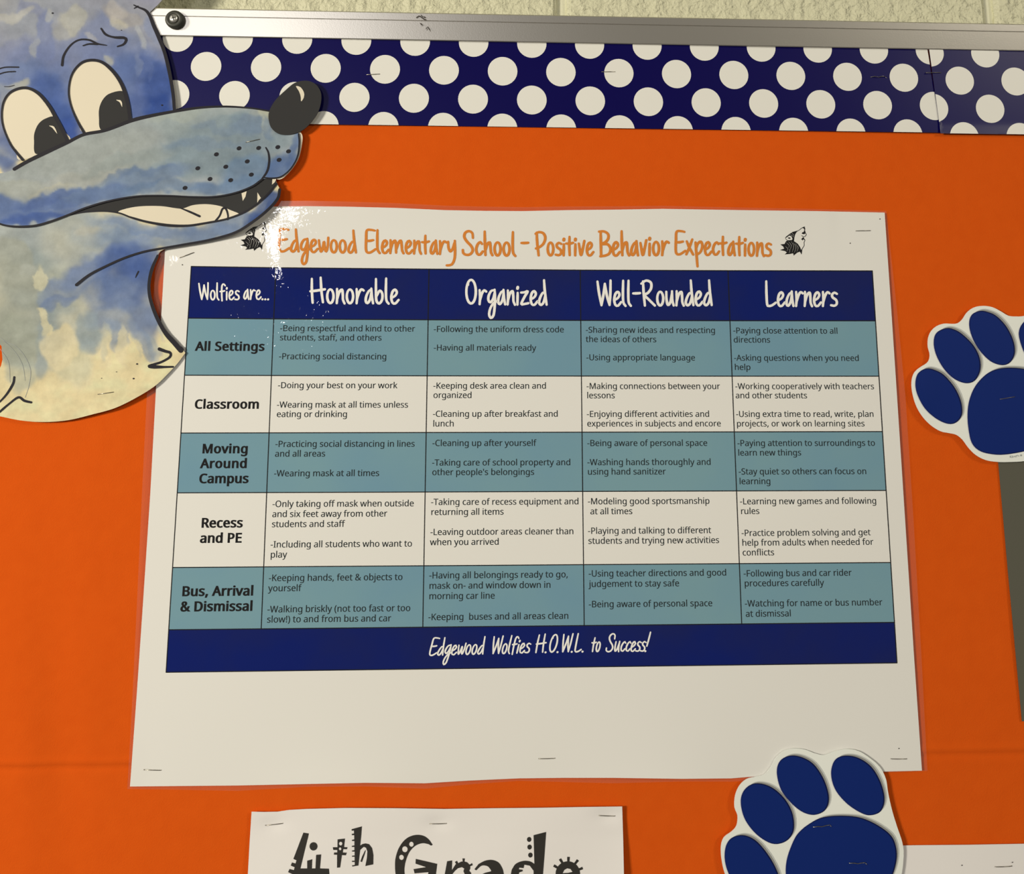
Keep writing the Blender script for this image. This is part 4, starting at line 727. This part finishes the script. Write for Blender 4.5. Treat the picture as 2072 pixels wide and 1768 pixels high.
# eyes
EL = A1([(135, 952), (95, 905), (60, 855), (22, 765), (10, 690), (20, 612), (55, 556), (110, 528), (170, 526), (232, 560), (290, 628), (332, 700), (370, 770), (408, 850), (300, 885), (200, 925)])
ER = A1([(502, 793), (462, 722), (427, 640), (410, 560), (417, 480), (442, 420), (490, 372), (550, 358), (610, 372), (668, 420), (714, 482), (745, 552), (765, 630), (777, 716), (640, 770)])
PL = A1([(215, 918), (203, 840), (206, 790), (230, 738), (272, 706), (330, 697), (368, 770), (408, 852), (320, 880)])
PR = A1([(604, 774), (590, 700), (593, 640), (617, 588), (660, 555), (738, 547), (765, 632), (778, 714), (700, 745)])
for e, p, cl in ((EL, PL, [(295, 750), (318, 760), (340, 795)]), (ER, PR, [(695, 596), (718, 606), (728, 636)])):
    k = 9 if e is ER else 10
    w, _ = sheet('eye', smooth(e[:-2] if e is EL else e, True, 4), up(wolf_h, INK), M['cream'], wolf, grid=9)
    s, _ = sheet('pupil', smooth(p[:2] + p[2:], True, 4), up(wolf_h, INK * 2), M['charcoal'], w, grid=9)
    decal('catchlight', [wfill([outline(smooth(A1(cl), step=1.5), [1, 4.2, 3.4, .6])])], up(wolf_h, INK * 3), M['cream'], w)
    n_ = 14 if e is EL else 13
    decal('eye_outline', [wfill([outline(smooth(e[:n_ + (1 if e is ER else 0)], step=2.5), [5.5, 3.6, 3.6, 5.2, 6.5, 7.5, 7.0])])], up(wolf_h, INK * 3.5), M['marker'], w)
ink('brow_line', [(A1([(370, 388), (380, 330), (420, 270), (470, 238), (530, 238), (580, 260), (635, 270)]), [4.5, 3.6, 2.8, 3, 3.6, 1.6]), (A1([(495, 272), (530, 262), (580, 263)]), [2, 3, 3.4]),
    (A1([(603, 170), (630, 205), (680, 222), (738, 225), (752, 238), (736, 264), (700, 277)]), [3, 4, 3.4, 4.6, 5, 3.5, 2.4]), (A1([(-40, 425), (0, 408), (40, 400), (110, 400)]), [2, 2.2, 2.4]), (A1([(-40, 460), (0, 440), (40, 429), (90, 426)]), [2, 2, 2.2]),
    (A1([(25, 516), (55, 516), (85, 508)]), [.8, 1.2, .8])], up(wolf_h, INK * 1.5), M['marker'], wolf)
ink('head_outline', [(A1([(798, 30), (830, 45), (868, 62), (893, 95), (915, 150), (948, 225), (982, 315), (1010, 430), (1032, 560), (1040, 655)]), [2, 5, 6.5, 7, 6, 6.5, 6, 6, 5.5]), (A1([(800, 50), (822, 38)]), [1.5, 3])], up(wolf_h, INK), M['marker'], wolf)
ink('neck_outline', [(A2([(940, 345), (908, 420), (890, 500), (891, 575), (912, 655), (948, 740), (990, 810), (1040, 866), (1078, 910)]), [4, 6, 5.5, 6, 6.5, 7, 8.5, 9]), (A2([(1062, 900), (1072, 893), (1088, 905)]), [6, 7, 5]),
    (A2([(950, 902), (985, 915), (1015, 925), (1012, 950), (960, 980), (888, 1004), (950, 1009), (1032, 1008)]), [6, 5, 4, 4, 4.5, 6.5, 4, 3.2])], up(wolf_h, INK), M['marker'], wolf)
ink('fur_line', [(A2([(85, 1070), (78, 1108), (42, 1168), (0, 1215), (-30, 1240)]), [4, 4.5, 3.5, 2.5]), (A2([(-20, 1295), (0, 1275), (55, 1228), (110, 1190), (145, 1210), (186, 1220)]), [3, 4, 3.4, 4, 4.6, 4]),
    (A2([(825, 440), (816, 458), (808, 476)]), [2.6, 2.6, 1.2])], up(wolf_h, INK), M['marker'], wolf)
ink('pencil_line', [(A2([(-20, 820), (40, 860), (100, 890), (150, 950), (182, 1030), (172, 1120), (150, 1190)]), [.7, .8, .7]), (A2([(20, 850), (90, 920), (135, 1000), (150, 1090)]), [.5, .7, .5]), (A2([(0, 900), (50, 980), (60, 1100)]), [.5, .7, .5])], up(wolf_h, INK), M['pencil'], wolf)
ink('paint_speck', [(A2([(x, y), (x + 3, y)]), w) for x, y, w in ((816, 991, 2.6), (795, 1078, 2.6), (604, 1076, 1.2), (693, 1038, 1.2))] + [(A1([(x, y), (x + 3, y)]), w) for x, y, w in ((312, 78, 2.6), (965, 627, 2.6), (722, 180, 1.2))], up(wolf_h, INK), M['marker'], wolf)
# mouth, tongue, jaw
LIPU = A1([(-60, 1300), (0, 1335), (80, 1350), (200, 1346), (300, 1320), (400, 1283), (500, 1242), (620, 1205), (740, 1180), (850, 1167), (1000, 1166), (1150, 1173), (1280, 1172), (1400, 1150), (1500, 1112), (1560, 1070)])
LIPL = A1([(420, 1278), (500, 1263), (620, 1258), (710, 1270), (790, 1300), (880, 1325), (1000, 1345), (1120, 1345), (1250, 1325), (1350, 1305), (1450, 1268), (1530, 1218), (1600, 1155), (1650, 1096)])
MOUTH = smooth(A1([(430, 1272), (500, 1238), (620, 1200), (740, 1172), (850, 1160), (1000, 1158), (1150, 1163), (1280, 1160), (1400, 1138), (1500, 1098), (1575, 1050)]), step=4) + A1([(1640, 1056)]) + smooth(LIPL[::-1], step=4)
mo, _ = sheet('mouth', MOUTH, up(wolf_h, INK), M['charcoal'], wolf, grid=9)
sheet('tongue', smooth(A1([(705, 1266), (760, 1242), (850, 1229), (960, 1229), (1040, 1240), (1090, 1243), (1150, 1223), (1230, 1217), (1310, 1228), (1380, 1255), (1425, 1280), (1330, 1308), (1200, 1333), (1050, 1338), (900, 1320), (800, 1295)]), True, 4), up(wolf_h, INK * 2), M['cream'], mo, grid=9)
for q in [poly(A1([(1440, 1152), (1471, 1140), (1464, 1172), (1448, 1198)])), poly(A1([(1535, 1147), (1556, 1180), (1541, 1196), (1534, 1216)])), poly(A1([(1624, 1066), (1649, 1062), (1640, 1085), (1622, 1101)]))]: decal('tooth', [q], up(wolf_h, INK * 2), M['cream'], mo)
ink('tongue_line', [(A1([(1075, 1240), (1130, 1262), (1190, 1289)]), [2, 3.6, 4]), (A1([(1285, 1317), (1310, 1285), (1325, 1247), (1340, 1240), (1352, 1255), (1360, 1290), (1355, 1308)]), [3.6, 3.2, 3.4, 3.6, 3.2, 2.8])], up(wolf_h, INK * 3), M['marker'], mo)
ink('lip_outline', [(LIPL, [3, 2.6, 3, 3.4, 3.6, 3, 3.4, 3.4]), (A1([(1668, 1130), (1655, 1185), (1593, 1255), (1500, 1328), (1400, 1387), (1250, 1430), (1100, 1457), (985, 1477), (860, 1500), (740, 1538), (620, 1592), (530, 1640), (455, 1698)]), [5, 5, 4.4, 4, 3.6, 3.6, 3.8, 5])], up(wolf_h, INK * 3.2), M['marker'], wolf)
# muzzle: a second layer of card
MH = .0011
TOPM = smooth(A1([(-60, 1040), (30, 1028), (85, 1006), (160, 962), (260, 914), (400, 848), (500, 800), (630, 774), (780, 718), (900, 688), (1050, 660), (1200, 640), (1350, 634), (1500, 644), (1610, 662)]), step=5)
MUZ = TOPM + smooth(A1([(1700, 720), (1760, 770), (1783, 800), (1787, 850), (1777, 930), (1740, 1000), (1680, 1055), (1620, 1062), (1570, 1066)]), step=4) + smooth(LIPU[::-1], step=5)[1:] + smooth([(-20, 441), (-110, 440), (-165, 400), (-90, 360), (-20, 353)], step=6)[1:-1]
mz, P = sheet('muzzle_card', MUZ, up(wolf_h, MH), M['paint'], wolf, grid=3.4, thick=.0009)
paint(mz, P, (168, 172, 172), [(x, y, a, b, t, (q[0], q[1] - 2, q[2] - 4), s, e) for x, y, a, b, t, q, s, e in MUZW])
sheet('muzzle_edge', smooth(A1([(1610, 700), (1750, 760), (1800, 800), (1800, 860), (1782, 940), (1740, 1010), (1680, 1066), (1640, 1060), (1600, 1000)]), True, 4), up(wolf_h, MH - .0007), M['cream'], mz, thick=.0003)
mh = up(wolf_h, MH + INK)
ink('muzzle_outline', [(A1([(85, 1008), (160, 964), (260, 915), (400, 850), (500, 802), (630, 776), (780, 720), (900, 690), (1050, 662), (1200, 641), (1350, 635), (1500, 645), (1605, 662)]), [6, 7, 5.5, 5.5, 6.5, 5, 4, 3.2, 2.6]),
    (LIPU, [3.4, 3.6, 3, 3, 2.6, 2.4, 2.8, 3]), (A1([(1560, 1070), (1593, 1020), (1605, 960), (1600, 910), (1585, 880)]), [3, 3.8, 3.8, 2.4]), (A1([(1570, 1058), (1620, 1062), (1680, 1051), (1738, 1000), (1775, 930), (1785, 850), (1781, 800)]), [2.5, 2.4, 2.6, 3, 3])], mh, M['marker'], mz)
for q in [poly(circle(x / K, y / K, 5.0, 4.0, n=14, a=-.4)) for x, y in ((1425, 884), (1542, 882), (1656, 877), (1720, 902), (1664, 953), (1290, 920), (1474, 962), (1179, 1003), (1346, 994), (1498, 1041), (1252, 1067), (1375, 1074), (1103, 1120))]: decal('whisker_dot', [q], mh, M['marker'], mz)
ns, _ = sheet('nose', smooth(A1([(1605, 665), (1640, 600), (1700, 540), (1760, 493), (1830, 481), (1885, 505), (1915, 560), (1907, 640), (1870, 710), (1810, 772), (1740, 800), (1670, 800), (1622, 768), (1603, 720)]), True, 4), up(wolf_h, MH + .0010), M['charcoal'], wolf, grid=8, thick=.0009)
decal('nose_highlight', [poly(smooth(A1([(1765, 514), (1792, 520), (1812, 550), (1812, 580), (1796, 604), (1793, 575), (1783, 545)]), True, 2))], up(wolf_h, MH + .0012), M['cream'], ns)
anchor(wolf, tuple(place(np.array([120.]), np.array([850.]), 0.0)[0]))

# ------------------------------------------------------------------ paw cutouts
R5 = lambda p: Z(p, 1572, 560, 4.018)
R6 = lambda p: Z(p, 1372, 1400, 2.96)
def paw(label, outline, toes, pad, hf, place_under):
    t = thing('paw_cutout', label, 'paper cutout', 'blue and white paw cutouts')
    sheet('card', smooth(outline, True, 5), hf, M['pawcard'], t, grid=14, thick=.0006)
    for kind, pts in [('toe_pad', q) for q in toes] + [('main_pad', pad)]:
        s = np.array(smooth(pts, True, 4)); c = s.mean(0)
        e = 4.2 if kind == 'toe_pad' else 5.2
        sh = [(p[0] + 1.2, p[1] - .6) for p in c + (s - c) * 1.01]
        def grow(q, d):
            q = np.array(q); tn = np.roll(q, -1, 0) - np.roll(q, 1, 0); L = np.hypot(tn[:, 0], tn[:, 1])[:, None]
            a = sum(q[i][0] * q[(i + 1) % len(q)][1] - q[(i + 1) % len(q)][0] * q[i][1] for i in range(len(q)))
            n = np.stack([tn[:, 1], -tn[:, 0]], -1) / L * (1 if a > 0 else -1)
            return q + n * d
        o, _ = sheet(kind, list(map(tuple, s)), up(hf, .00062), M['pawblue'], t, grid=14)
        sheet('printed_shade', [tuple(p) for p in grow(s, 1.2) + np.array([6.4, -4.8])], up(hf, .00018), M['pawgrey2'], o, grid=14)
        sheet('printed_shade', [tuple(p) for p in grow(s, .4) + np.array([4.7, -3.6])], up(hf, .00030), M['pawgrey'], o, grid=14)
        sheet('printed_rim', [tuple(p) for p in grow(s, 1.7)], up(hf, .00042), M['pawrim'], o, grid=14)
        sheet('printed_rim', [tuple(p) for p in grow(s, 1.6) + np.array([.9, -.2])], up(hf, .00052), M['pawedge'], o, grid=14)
    return t
LT = [R6(p) for p in ([(385, 862), (320, 880), (288, 935), (287, 1020), (320, 1110), (390, 1200), (470, 1262), (550, 1275), (600, 1230), (605, 1140), (575, 1050), (520, 960), (455, 890)],
 [(460, 552), (400, 590), (380, 660), (405, 760), (475, 850), (565, 903), (640, 890), (684, 830), (678, 730), (630, 640), (550, 572)],
 [(670, 386), (615, 415), (596, 480), (620, 580), (680, 660), (750, 715), (820, 730), (878, 700), (896, 630), (868, 530), (810, 440), (740, 396)],
 [(990, 387), (940, 415), (921, 490), (945, 580), (1010, 660), (1090, 715), (1150, 733), (1208, 710), (1229, 640), (1205, 540), (1150, 450), (1070, 397)])]
LPAD = R6([(980, 746), (870, 755), (790, 792), (720, 852), (680, 930), (655, 1010), (650, 1089), (665, 1200), (730, 1290), (850, 1330), (980, 1340), (1110, 1300), (1200, 1220), (1270, 1110), (1300, 1010), (1298, 930), (1268, 862), (1190, 802), (1090, 758)])
LOUT = R6([(700, 338), (640, 350), (590, 390), (555, 450), (518, 492), (470, 506), (410, 522), (368, 560), (342, 620), (338, 690), (356, 740), (350, 800), (320, 836), (275, 870), (257, 925), (262, 1010), (285, 1100), (340, 1210), (420, 1300), (510, 1340), (580, 1350), (650, 1390), (740, 1440), (860, 1470), (1000, 1460), (1130, 1410), (1230, 1320), (1290, 1220), (1335, 1110), (1351, 980), (1343, 900), (1310, 800), (1280, 700), (1258, 600), (1245, 520), (1210, 450), (1150, 396), (1080, 353), (1010, 342), (940, 355), (875, 377), (820, 367), (760, 345)])
RT = [R5(p) for p in ([(1215, 752), (1152, 790), (1132, 870), (1150, 960), (1210, 1068), (1300, 1148), (1390, 1188), (1452, 1178), (1494, 1120), (1488, 1020), (1440, 910), (1360, 812), (1290, 768)],
 [(1370, 425), (1302, 460), (1281, 530), (1300, 630), (1360, 740), (1440, 820), (1530, 857), (1600, 840), (1643, 760), (1638, 660), (1588, 560), (1500, 472), (1430, 432)],
 [(1650, 284), (1590, 312), (1569, 380), (1590, 480), (1650, 590), (1740, 680), (1830, 711), (1890, 690), (1924, 620), (1912, 520), (1858, 410), (1780, 326), (1710, 292)],
 [(2060, 345), (2005, 380), (1975, 440), (1980, 510), (2020, 620), (2090, 720), (2180, 780), (2260, 800), (2320, 770), (2345, 690), (2320, 580), (2250, 470), (2170, 385)])]
RPAD = R5([(1880, 746), (1780, 760), (1700, 802), (1620, 890), (1572, 1000), (1556, 1120), (1566, 1250), (1592, 1350), (1650, 1408), (1740, 1434), (1850, 1438), (2009, 1412), (2150, 1370), (2290, 1330), (2400, 1260), (2440, 1160), (2400, 1030), (2300, 900), (2160, 800), (2009, 756)])
ROUT = R5([(1670, 236), (1600, 250), (1545, 290), (1508, 345), (1470, 377), (1425, 382), (1360, 380), (1300, 400), (1255, 440), (1230, 500), (1228, 570), (1242, 620), (1240, 665), (1220, 700), (1165, 735), (1120, 775), (1097, 840), (1100, 930), (1130, 1040), (1180, 1130), (1250, 1205), (1330, 1255), (1400, 1270), (1460, 1285), (1510, 1325), (1560, 1392), (1620, 1450), (1700, 1490), (1800, 1505), (1900, 1505), (2009, 1498), (2160, 1470), (2330, 1430), (2480, 1340), (2540, 1200), (2510, 1060), (2470, 900), (2460, 760), (2450, 620), (2380, 470), (2280, 350), (2170, 290), (2080, 290), (2009, 318), (1940, 322), (1880, 315), (1820, 280), (1750, 246)])
def paw_h1(x, y): return .0033 + .0004 * np.sin(x / 60) + .0012 * np.exp(-((x - 1860) / 40) ** 2 - ((y - 800) / 60) ** 2)
def paw_h2(x, y): return .0040 + .0005 * np.sin(x / 70 + 1) - .0002 * np.sin((y - 1400) / 300)
# grey sheet, white sheets
gsheet, _ = sheet('construction_paper', dens([(2001, 720), (2020, 935), (2040, 1160), (2068, 1459), (2240, 1457), (2390, 1453), (2330, 900), (2310, 716)], 30), lambda x, y: .0014 + .0004 * np.sin(y / 90), M['grey'], None, grid=24, thick=.0003)
tag(gsheet, 'dark grey paper sheet at the right edge hanging behind the upper paw', 'paper sheet')
wsheet, _ = sheet('paper_sheet', dens([(1690, 1716), (1760, 1712), (1850, 1710), (1960, 1709), (2072, 1707), (2200, 1706), (2290, 1704), (2310, 2100), (1690, 2110)], 20), lambda x, y: .0016 + .0005 * np.sin(x / 60) + .0002 * np.sin(y / 40), M['plain'], None, grid=20, thick=.0003)
tag(wsheet, 'blank white paper sheet in the bottom right corner beside the lower paw', 'paper sheet')
for x in ((1946.5, 1750.5), (2048.5, 1744.5)): decal('pin_hole', [poly(circle(*x, 1.2, n=8))], lambda x, y: .0024 + 0 * x, M['hole'], wsheet)
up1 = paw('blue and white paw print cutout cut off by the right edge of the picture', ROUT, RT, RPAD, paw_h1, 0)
g = [wfill([outline([(2043.6, 922.4), (2049.6, 922.4)], 1), outline([(2043.8, 925.2), (2049.8, 925.2)], 1), outline([(2044.2, 922.4), (2044.4, 925.2)], 1.4), outline([(2049.2, 922.4), (2049.2, 925.2)], 1.3)]),
     wfill([outline(smooth([(2057, 922), (2052.5, 922.6), (2053.5, 924.4), (2057, 924)], step=1), 1), outline(smooth([(2056, 921.4), (2059.5, 920.8), (2061, 923)], step=1), 1)]), poly(circle(2066, 921, 1.9, n=12))]
decal('small_print', g, up(paw_h1, .0004), M['pencil'], up1)
anchor(up1, tuple(place(np.array([2030.]), np.array([930.]), 0.0)[0]))
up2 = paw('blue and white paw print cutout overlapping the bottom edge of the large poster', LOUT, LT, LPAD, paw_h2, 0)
anchor(up2, tuple(place(np.array([1640.]), np.array([1890.]), 0.0)[0]))

# ------------------------------------------------------------------ "4th Grade" sign
sign = thing('grade_sign', 'white paper sign reading 4th Grade in chunky decorated black letters', 'sign')
SG = [(509, 1642), (535, 1642.5), (562, 1642), (585, 1638.5), (620, 1636.5), (700, 1634.5), (800, 1635), (900, 1636.5), (1000, 1635), (1100, 1634), (1180, 1632.5), (1259, 1631.5), (1261, 1700), (1262.5, 1768), (1268, 1960), (485, 1985), (495, 1850), (501.5, 1768), (505, 1705)]
def sign_h(x, y):
    x = np.asarray(x, float); y = np.asarray(y, float)
    h = .0032 + .0004 * np.sin(x / 60 + y / 50)
    for sx, sy in ((554, 1667), (886, 1666), (1228, 1650)): h = h - .0012 * np.exp(-((x - sx) / 26) ** 2 - ((y - sy) / 14) ** 2)
    return h + .0018 * np.clip((y - 1690) / 120, 0, 1) + .001 * np.exp(-np.clip(1262 - x, 0, 999) / 40) * np.clip((y - 1660) / 60, 0, 1)
sheet('sheet', dens(SG, 12), sign_h, M['plain'], sign, grid=7, thick=.0002)
G1 = lambda p: Z(p, 560, 1660, 6.907)
G2 = lambda p: Z(p, 780, 1660, 4.933)
L4 = [poly(G1([(372, 168), (448, 180), (330, 668), (425, 668), (425, 560), (495, 540), (490, 668), (540, 668), (550, 478), (620, 472), (603, 668), (728, 672), (736, 760), (735, 850), (610, 840), (600, 1010), (480, 1015), (490, 830), (300, 800), (215, 746), (158, 720), (178, 676), (238, 692), (250, 652), (195, 628), (212, 585), (262, 600), (275, 555), (232, 535)])),
      poly(G1(circle(513, 360, 55, 58)))]
LT_ = [poly(G1([(850, 262), (953, 250), (940, 370), (988, 372), (980, 400), (928, 400), (922, 445), (978, 448), (965, 485), (910, 482), (885, 655), (842, 658), (843, 478), (797, 475), (802, 445), (845, 445), (845, 412), (790, 410), (783, 372), (848, 372)]), [G1(circle(892, 322, 24, 26, 16)), G1(circle(884, 395, 18, 20, 16))])]
LH = [poly(G1([(1045, 120), (1190, 80), (1165, 350), (1195, 328), (1240, 318), (1290, 330), (1332, 385), (1350, 480), (1348, 612), (1238, 635), (1260, 520), (1266, 430), (1248, 380), (1215, 366), (1165, 410), (1140, 628), (1058, 642), (1050, 625), (1090, 620), (1090, 578), (1052, 578), (1050, 562), (1088, 560), (1088, 505), (1052, 505), (1052, 490), (1088, 486), (1088, 433), (1052, 433), (1050, 418), (1085, 413), (1085, 368), (1050, 368), (1048, 352), (1085, 346), (1085, 285), (1052, 285), (1050, 268), (1083, 262), (1083, 203), (1050, 205), (1048, 185), (1080, 180), (1078, 138), (1048, 142)])),
      poly(G1([(1245, 412), (1225, 480), (1190, 580), (1168, 570), (1195, 495), (1232, 420)]))]
gout = smooth([(470, 242), (432, 188), (380, 152), (310, 142), (240, 160), (180, 205), (130, 280), (101, 370), (95, 450), (102, 540), (130, 640), (190, 740), (280, 800), (390, 790), (485, 700)], step=14)
LG = [poly(G2([(470, 242), (455, 250)] + smooth([(430, 235), (370, 226), (300, 250), (240, 312), (203, 400), (189, 480), (192, 540), (212, 630), (260, 700), (330, 730), (400, 690)], step=14) + [(415, 600), (428, 515), (290, 527), (280, 484), (405, 464), (300, 430), (302, 382), (516, 432), (500, 560)] + gout[::-1][:-1]), [G2(circle(258, 236, 23, 25, 16)), G2(circle(193, 286, 28, 30, 16)), G2(circle(159, 367, 24, 26, 16))])]
LR = [poly(G2([(615, 405), (665, 397), (662, 495), (700, 435)] + [(708, 440), (692, 412), (714, 401), (725, 425), (752, 410), (770, 408), (768, 377), (792, 378), (788, 408), (815, 416), (838, 440), (863, 424), (871, 445), (845, 456), (846, 478), (836, 500), (856, 525), (842, 560), (790, 533), (778, 505), (786, 478), (762, 465), (722, 476), (690, 505), (668, 533), (650, 720), (560, 720), (592, 533)]))]
LA_ = [poly(G2([(888, 485)] + smooth([(930, 432), (1000, 398), (1070, 393), (1130, 420), (1168, 480), (1182, 540)], step=14) + [(1195, 720), (1100, 725), (1092, 660), (1010, 720), (930, 700), (905, 620)] + smooth([(905, 620), (930, 560), (985, 525), (1056, 505)], step=14)[1:] + smooth([(1050, 490), (1020, 456), (960, 450), (905, 497)], step=14)[:]), [G2([(1070, 560), (1075, 620), (1020, 650), (990, 620), (1010, 575)])])]
LD = [poly(G2([(1478, 145), (1603, 113), (1588, 330), (1572, 533), (1565, 720), (1480, 720), (1400, 730), (1310, 700), (1255, 620), (1250, 540)] + smooth([(1260, 490), (1300, 432), (1370, 403), (1440, 406), (1486, 432)], step=14)), [G2([(1385, 440), (1440, 450), (1478, 500), (1482, 600), (1440, 670), (1380, 670), (1340, 620), (1330, 570), (1362, 560), (1366, 545), (1330, 535), (1334, 518), (1370, 505), (1368, 490), (1330, 486), (1336, 470), (1378, 474)])])]
LD += [poly(G2(circle(x, y, 22, 25, 16))) for x, y in ((1434, 188), (1438, 264), (1446, 344))]
LE = [poly(G2(circle(1820, 530, 122, 124, 40)), [G2([(1768, 525), (1785, 492), (1815, 476), (1848, 484), (1866, 512), (1820, 522)]), G2([(1800, 570), (1860, 560), (1950, 560), (1900, 600), (1830, 610)])])]
for x, y, a in ((1700, 460, 30), (1754, 403, 58), (1826, 386, 92), (1906, 412, 128), (1946, 482, 158)):
    c, s = math.cos(math.radians(a)), math.sin(math.radians(a))
    LE.append(poly(G2([(x + c * l - s * w, y + s * l + c * w) for l, w in ((-24, -13), (26, -11), (26, 11), (-24, 13))])))
for s_, g in (('4', L4), ('t', LT_), ('h', LH), ('G', LG), ('r', LR), ('a', LA_), ('d', LD), ('e', LE)):
    decal('printed_letter', g, up(sign_h, .0002), M['toner'], sign)
anchor(sign, tuple(place(np.array([880.]), np.array([1970.]), 0.0)[0]))

# ------------------------------------------------------------------ staples
def staple(x0, y0, x1, y1, hf, label, bent=0):
    H = hf if callable(hf) else (lambda x, y: hf + 0 * x)
    A, B = (place(np.array([x]), np.array([y]), H(np.array([float(x)]), np.array([float(y)])))[0] for x, y in ((x0, y0), (x1, y1)))
    t = (B - A) / np.linalg.norm(B - A); n = np.array([0, -1., 0]); s = np.cross(t, n); r = .00028; c_ = (A + B) / 2
    path = [A + n * -.0014 + s * .0001, A + n * -.0002, A + n * .00018 + t * .0003]
    k = 4 if bent else 2
    for i in range(1, k): path.append(A + (B - A) * i / k + n * (.0004 + (.0005 * (i % 2) if bent else 0)) + s * (.0004 * (-1) ** i if bent else 0))
    path += [B + n * .00018 - t * .0003, B + n * -.0002, B + n * -.0014 + s * .0001]
    if bent: path += [B + n * -.0002 + s * .0007, B + n * .0004 + s * .0012 + t * .0006]
    V = []; F = []; m = 8
    for i, p in enumerate(path):
        q = path[min(i + 1, len(path) - 1)] - path[max(i - 1, 0)]; q = q / max(np.linalg.norm(q), 1e-9)
        a = np.cross(q, s); a = a / max(np.linalg.norm(a), 1e-9); b = np.cross(q, a)
        V += [tuple(p + (a * math.cos(2 * math.pi * j / m) + b * math.sin(2 * math.pi * j / m)) * r - c_) for j in range(m)]
    for i in range(len(path) - 1): F += [(i * m + j, i * m + (j + 1) % m, (i + 1) * m + (j + 1) % m, (i + 1) * m + j) for j in range(m)]
    F += [tuple(range(m))[::-1], tuple(range((len(path) - 1) * m, len(path) * m))]
    o = mesh_obj('staple', V, F, M['steel'], None, True); o.location = tuple(c_)
    tag(o, label, 'staple', 'staples holding the display')
    return o
bh = .0016; mzh = lambda x, y: wolf_h(x, y) + MH + .0002; pg = .0008
staple(741, 151.5, 769, 149.7, bh, 'thin steel staple in the border strip, leftmost there, crossing a white dot')
staple(1217, 145.4, 1245, 145, bh, 'steel staple in the border strip above the Well-Rounded column, half on a dot')
staple(1762, 156, 1792, 155.2, bh, 'steel staple on plain navy in the border strip, just left of the seam', 1)
staple(1874, 147, 1904, 147, .0027, 'steel staple bridging the seam between the two border strips')
staple(497, 288, 526, 281.5, mzh, 'slanted steel staple in the wolf muzzle just above the whisker dots')
staple(197.5, 797.7, 230, 793, lambda x, y: wolf_h(x, y) + .0002, 'steel staple in the cream fur at the bottom of the wolf neck')
ph = lambda x, y: poster_h(x, y) + .0003
staple(363, 521.5, 392.6, 510.6, ph, 'tilted steel staple in the top left corner of the large poster')
staple(1732, 467, 1761.5, 466.4, ph, 'steel staple in the top right corner of the large poster')
staple(291, 1557, 326, 1558, ph, 'steel staple in the bottom left corner of the large poster')
staple(1090, 1534.6, 1123, 1533.8, ph, 'steel staple in the middle of the large poster bottom margin')
staple(1803, 1535, 1835, 1535, ph, 'steel staple in the bottom right corner of the large poster')
staple(2023.7, 807.6, 2053.6, 802.4, lambda x, y: paw_h1(x, y) + pg, 'steel staple in the paw cutout at the right edge of the picture')
staple(1645, 1673, 1680, 1668.5, lambda x, y: paw_h2(x, y) + pg, 'crumpled steel staple in the lower paw, the upper of its two', 1)
staple(1718, 1746, 1752, 1745, lambda x, y: paw_h2(x, y) + pg, 'crumpled steel staple in the lower paw, the lower of its two', 1)
sh_ = lambda x, y: sign_h(x, y) + .0003
staple(537, 1669.5, 572.5, 1665.3, sh_, 'steel staple in the grade sign top left corner')
staple(869.6, 1666.3, 903.5, 1665.6, sh_, 'steel staple in the middle of the grade sign top edge')
staple(1212, 1649.5, 1244.5, 1650.5, sh_, 'steel staple in the grade sign top right corner')
staple(2014, 1753.4, 2047.6, 1752, .0024, 'steel staple in the blank white sheet at bottom right')
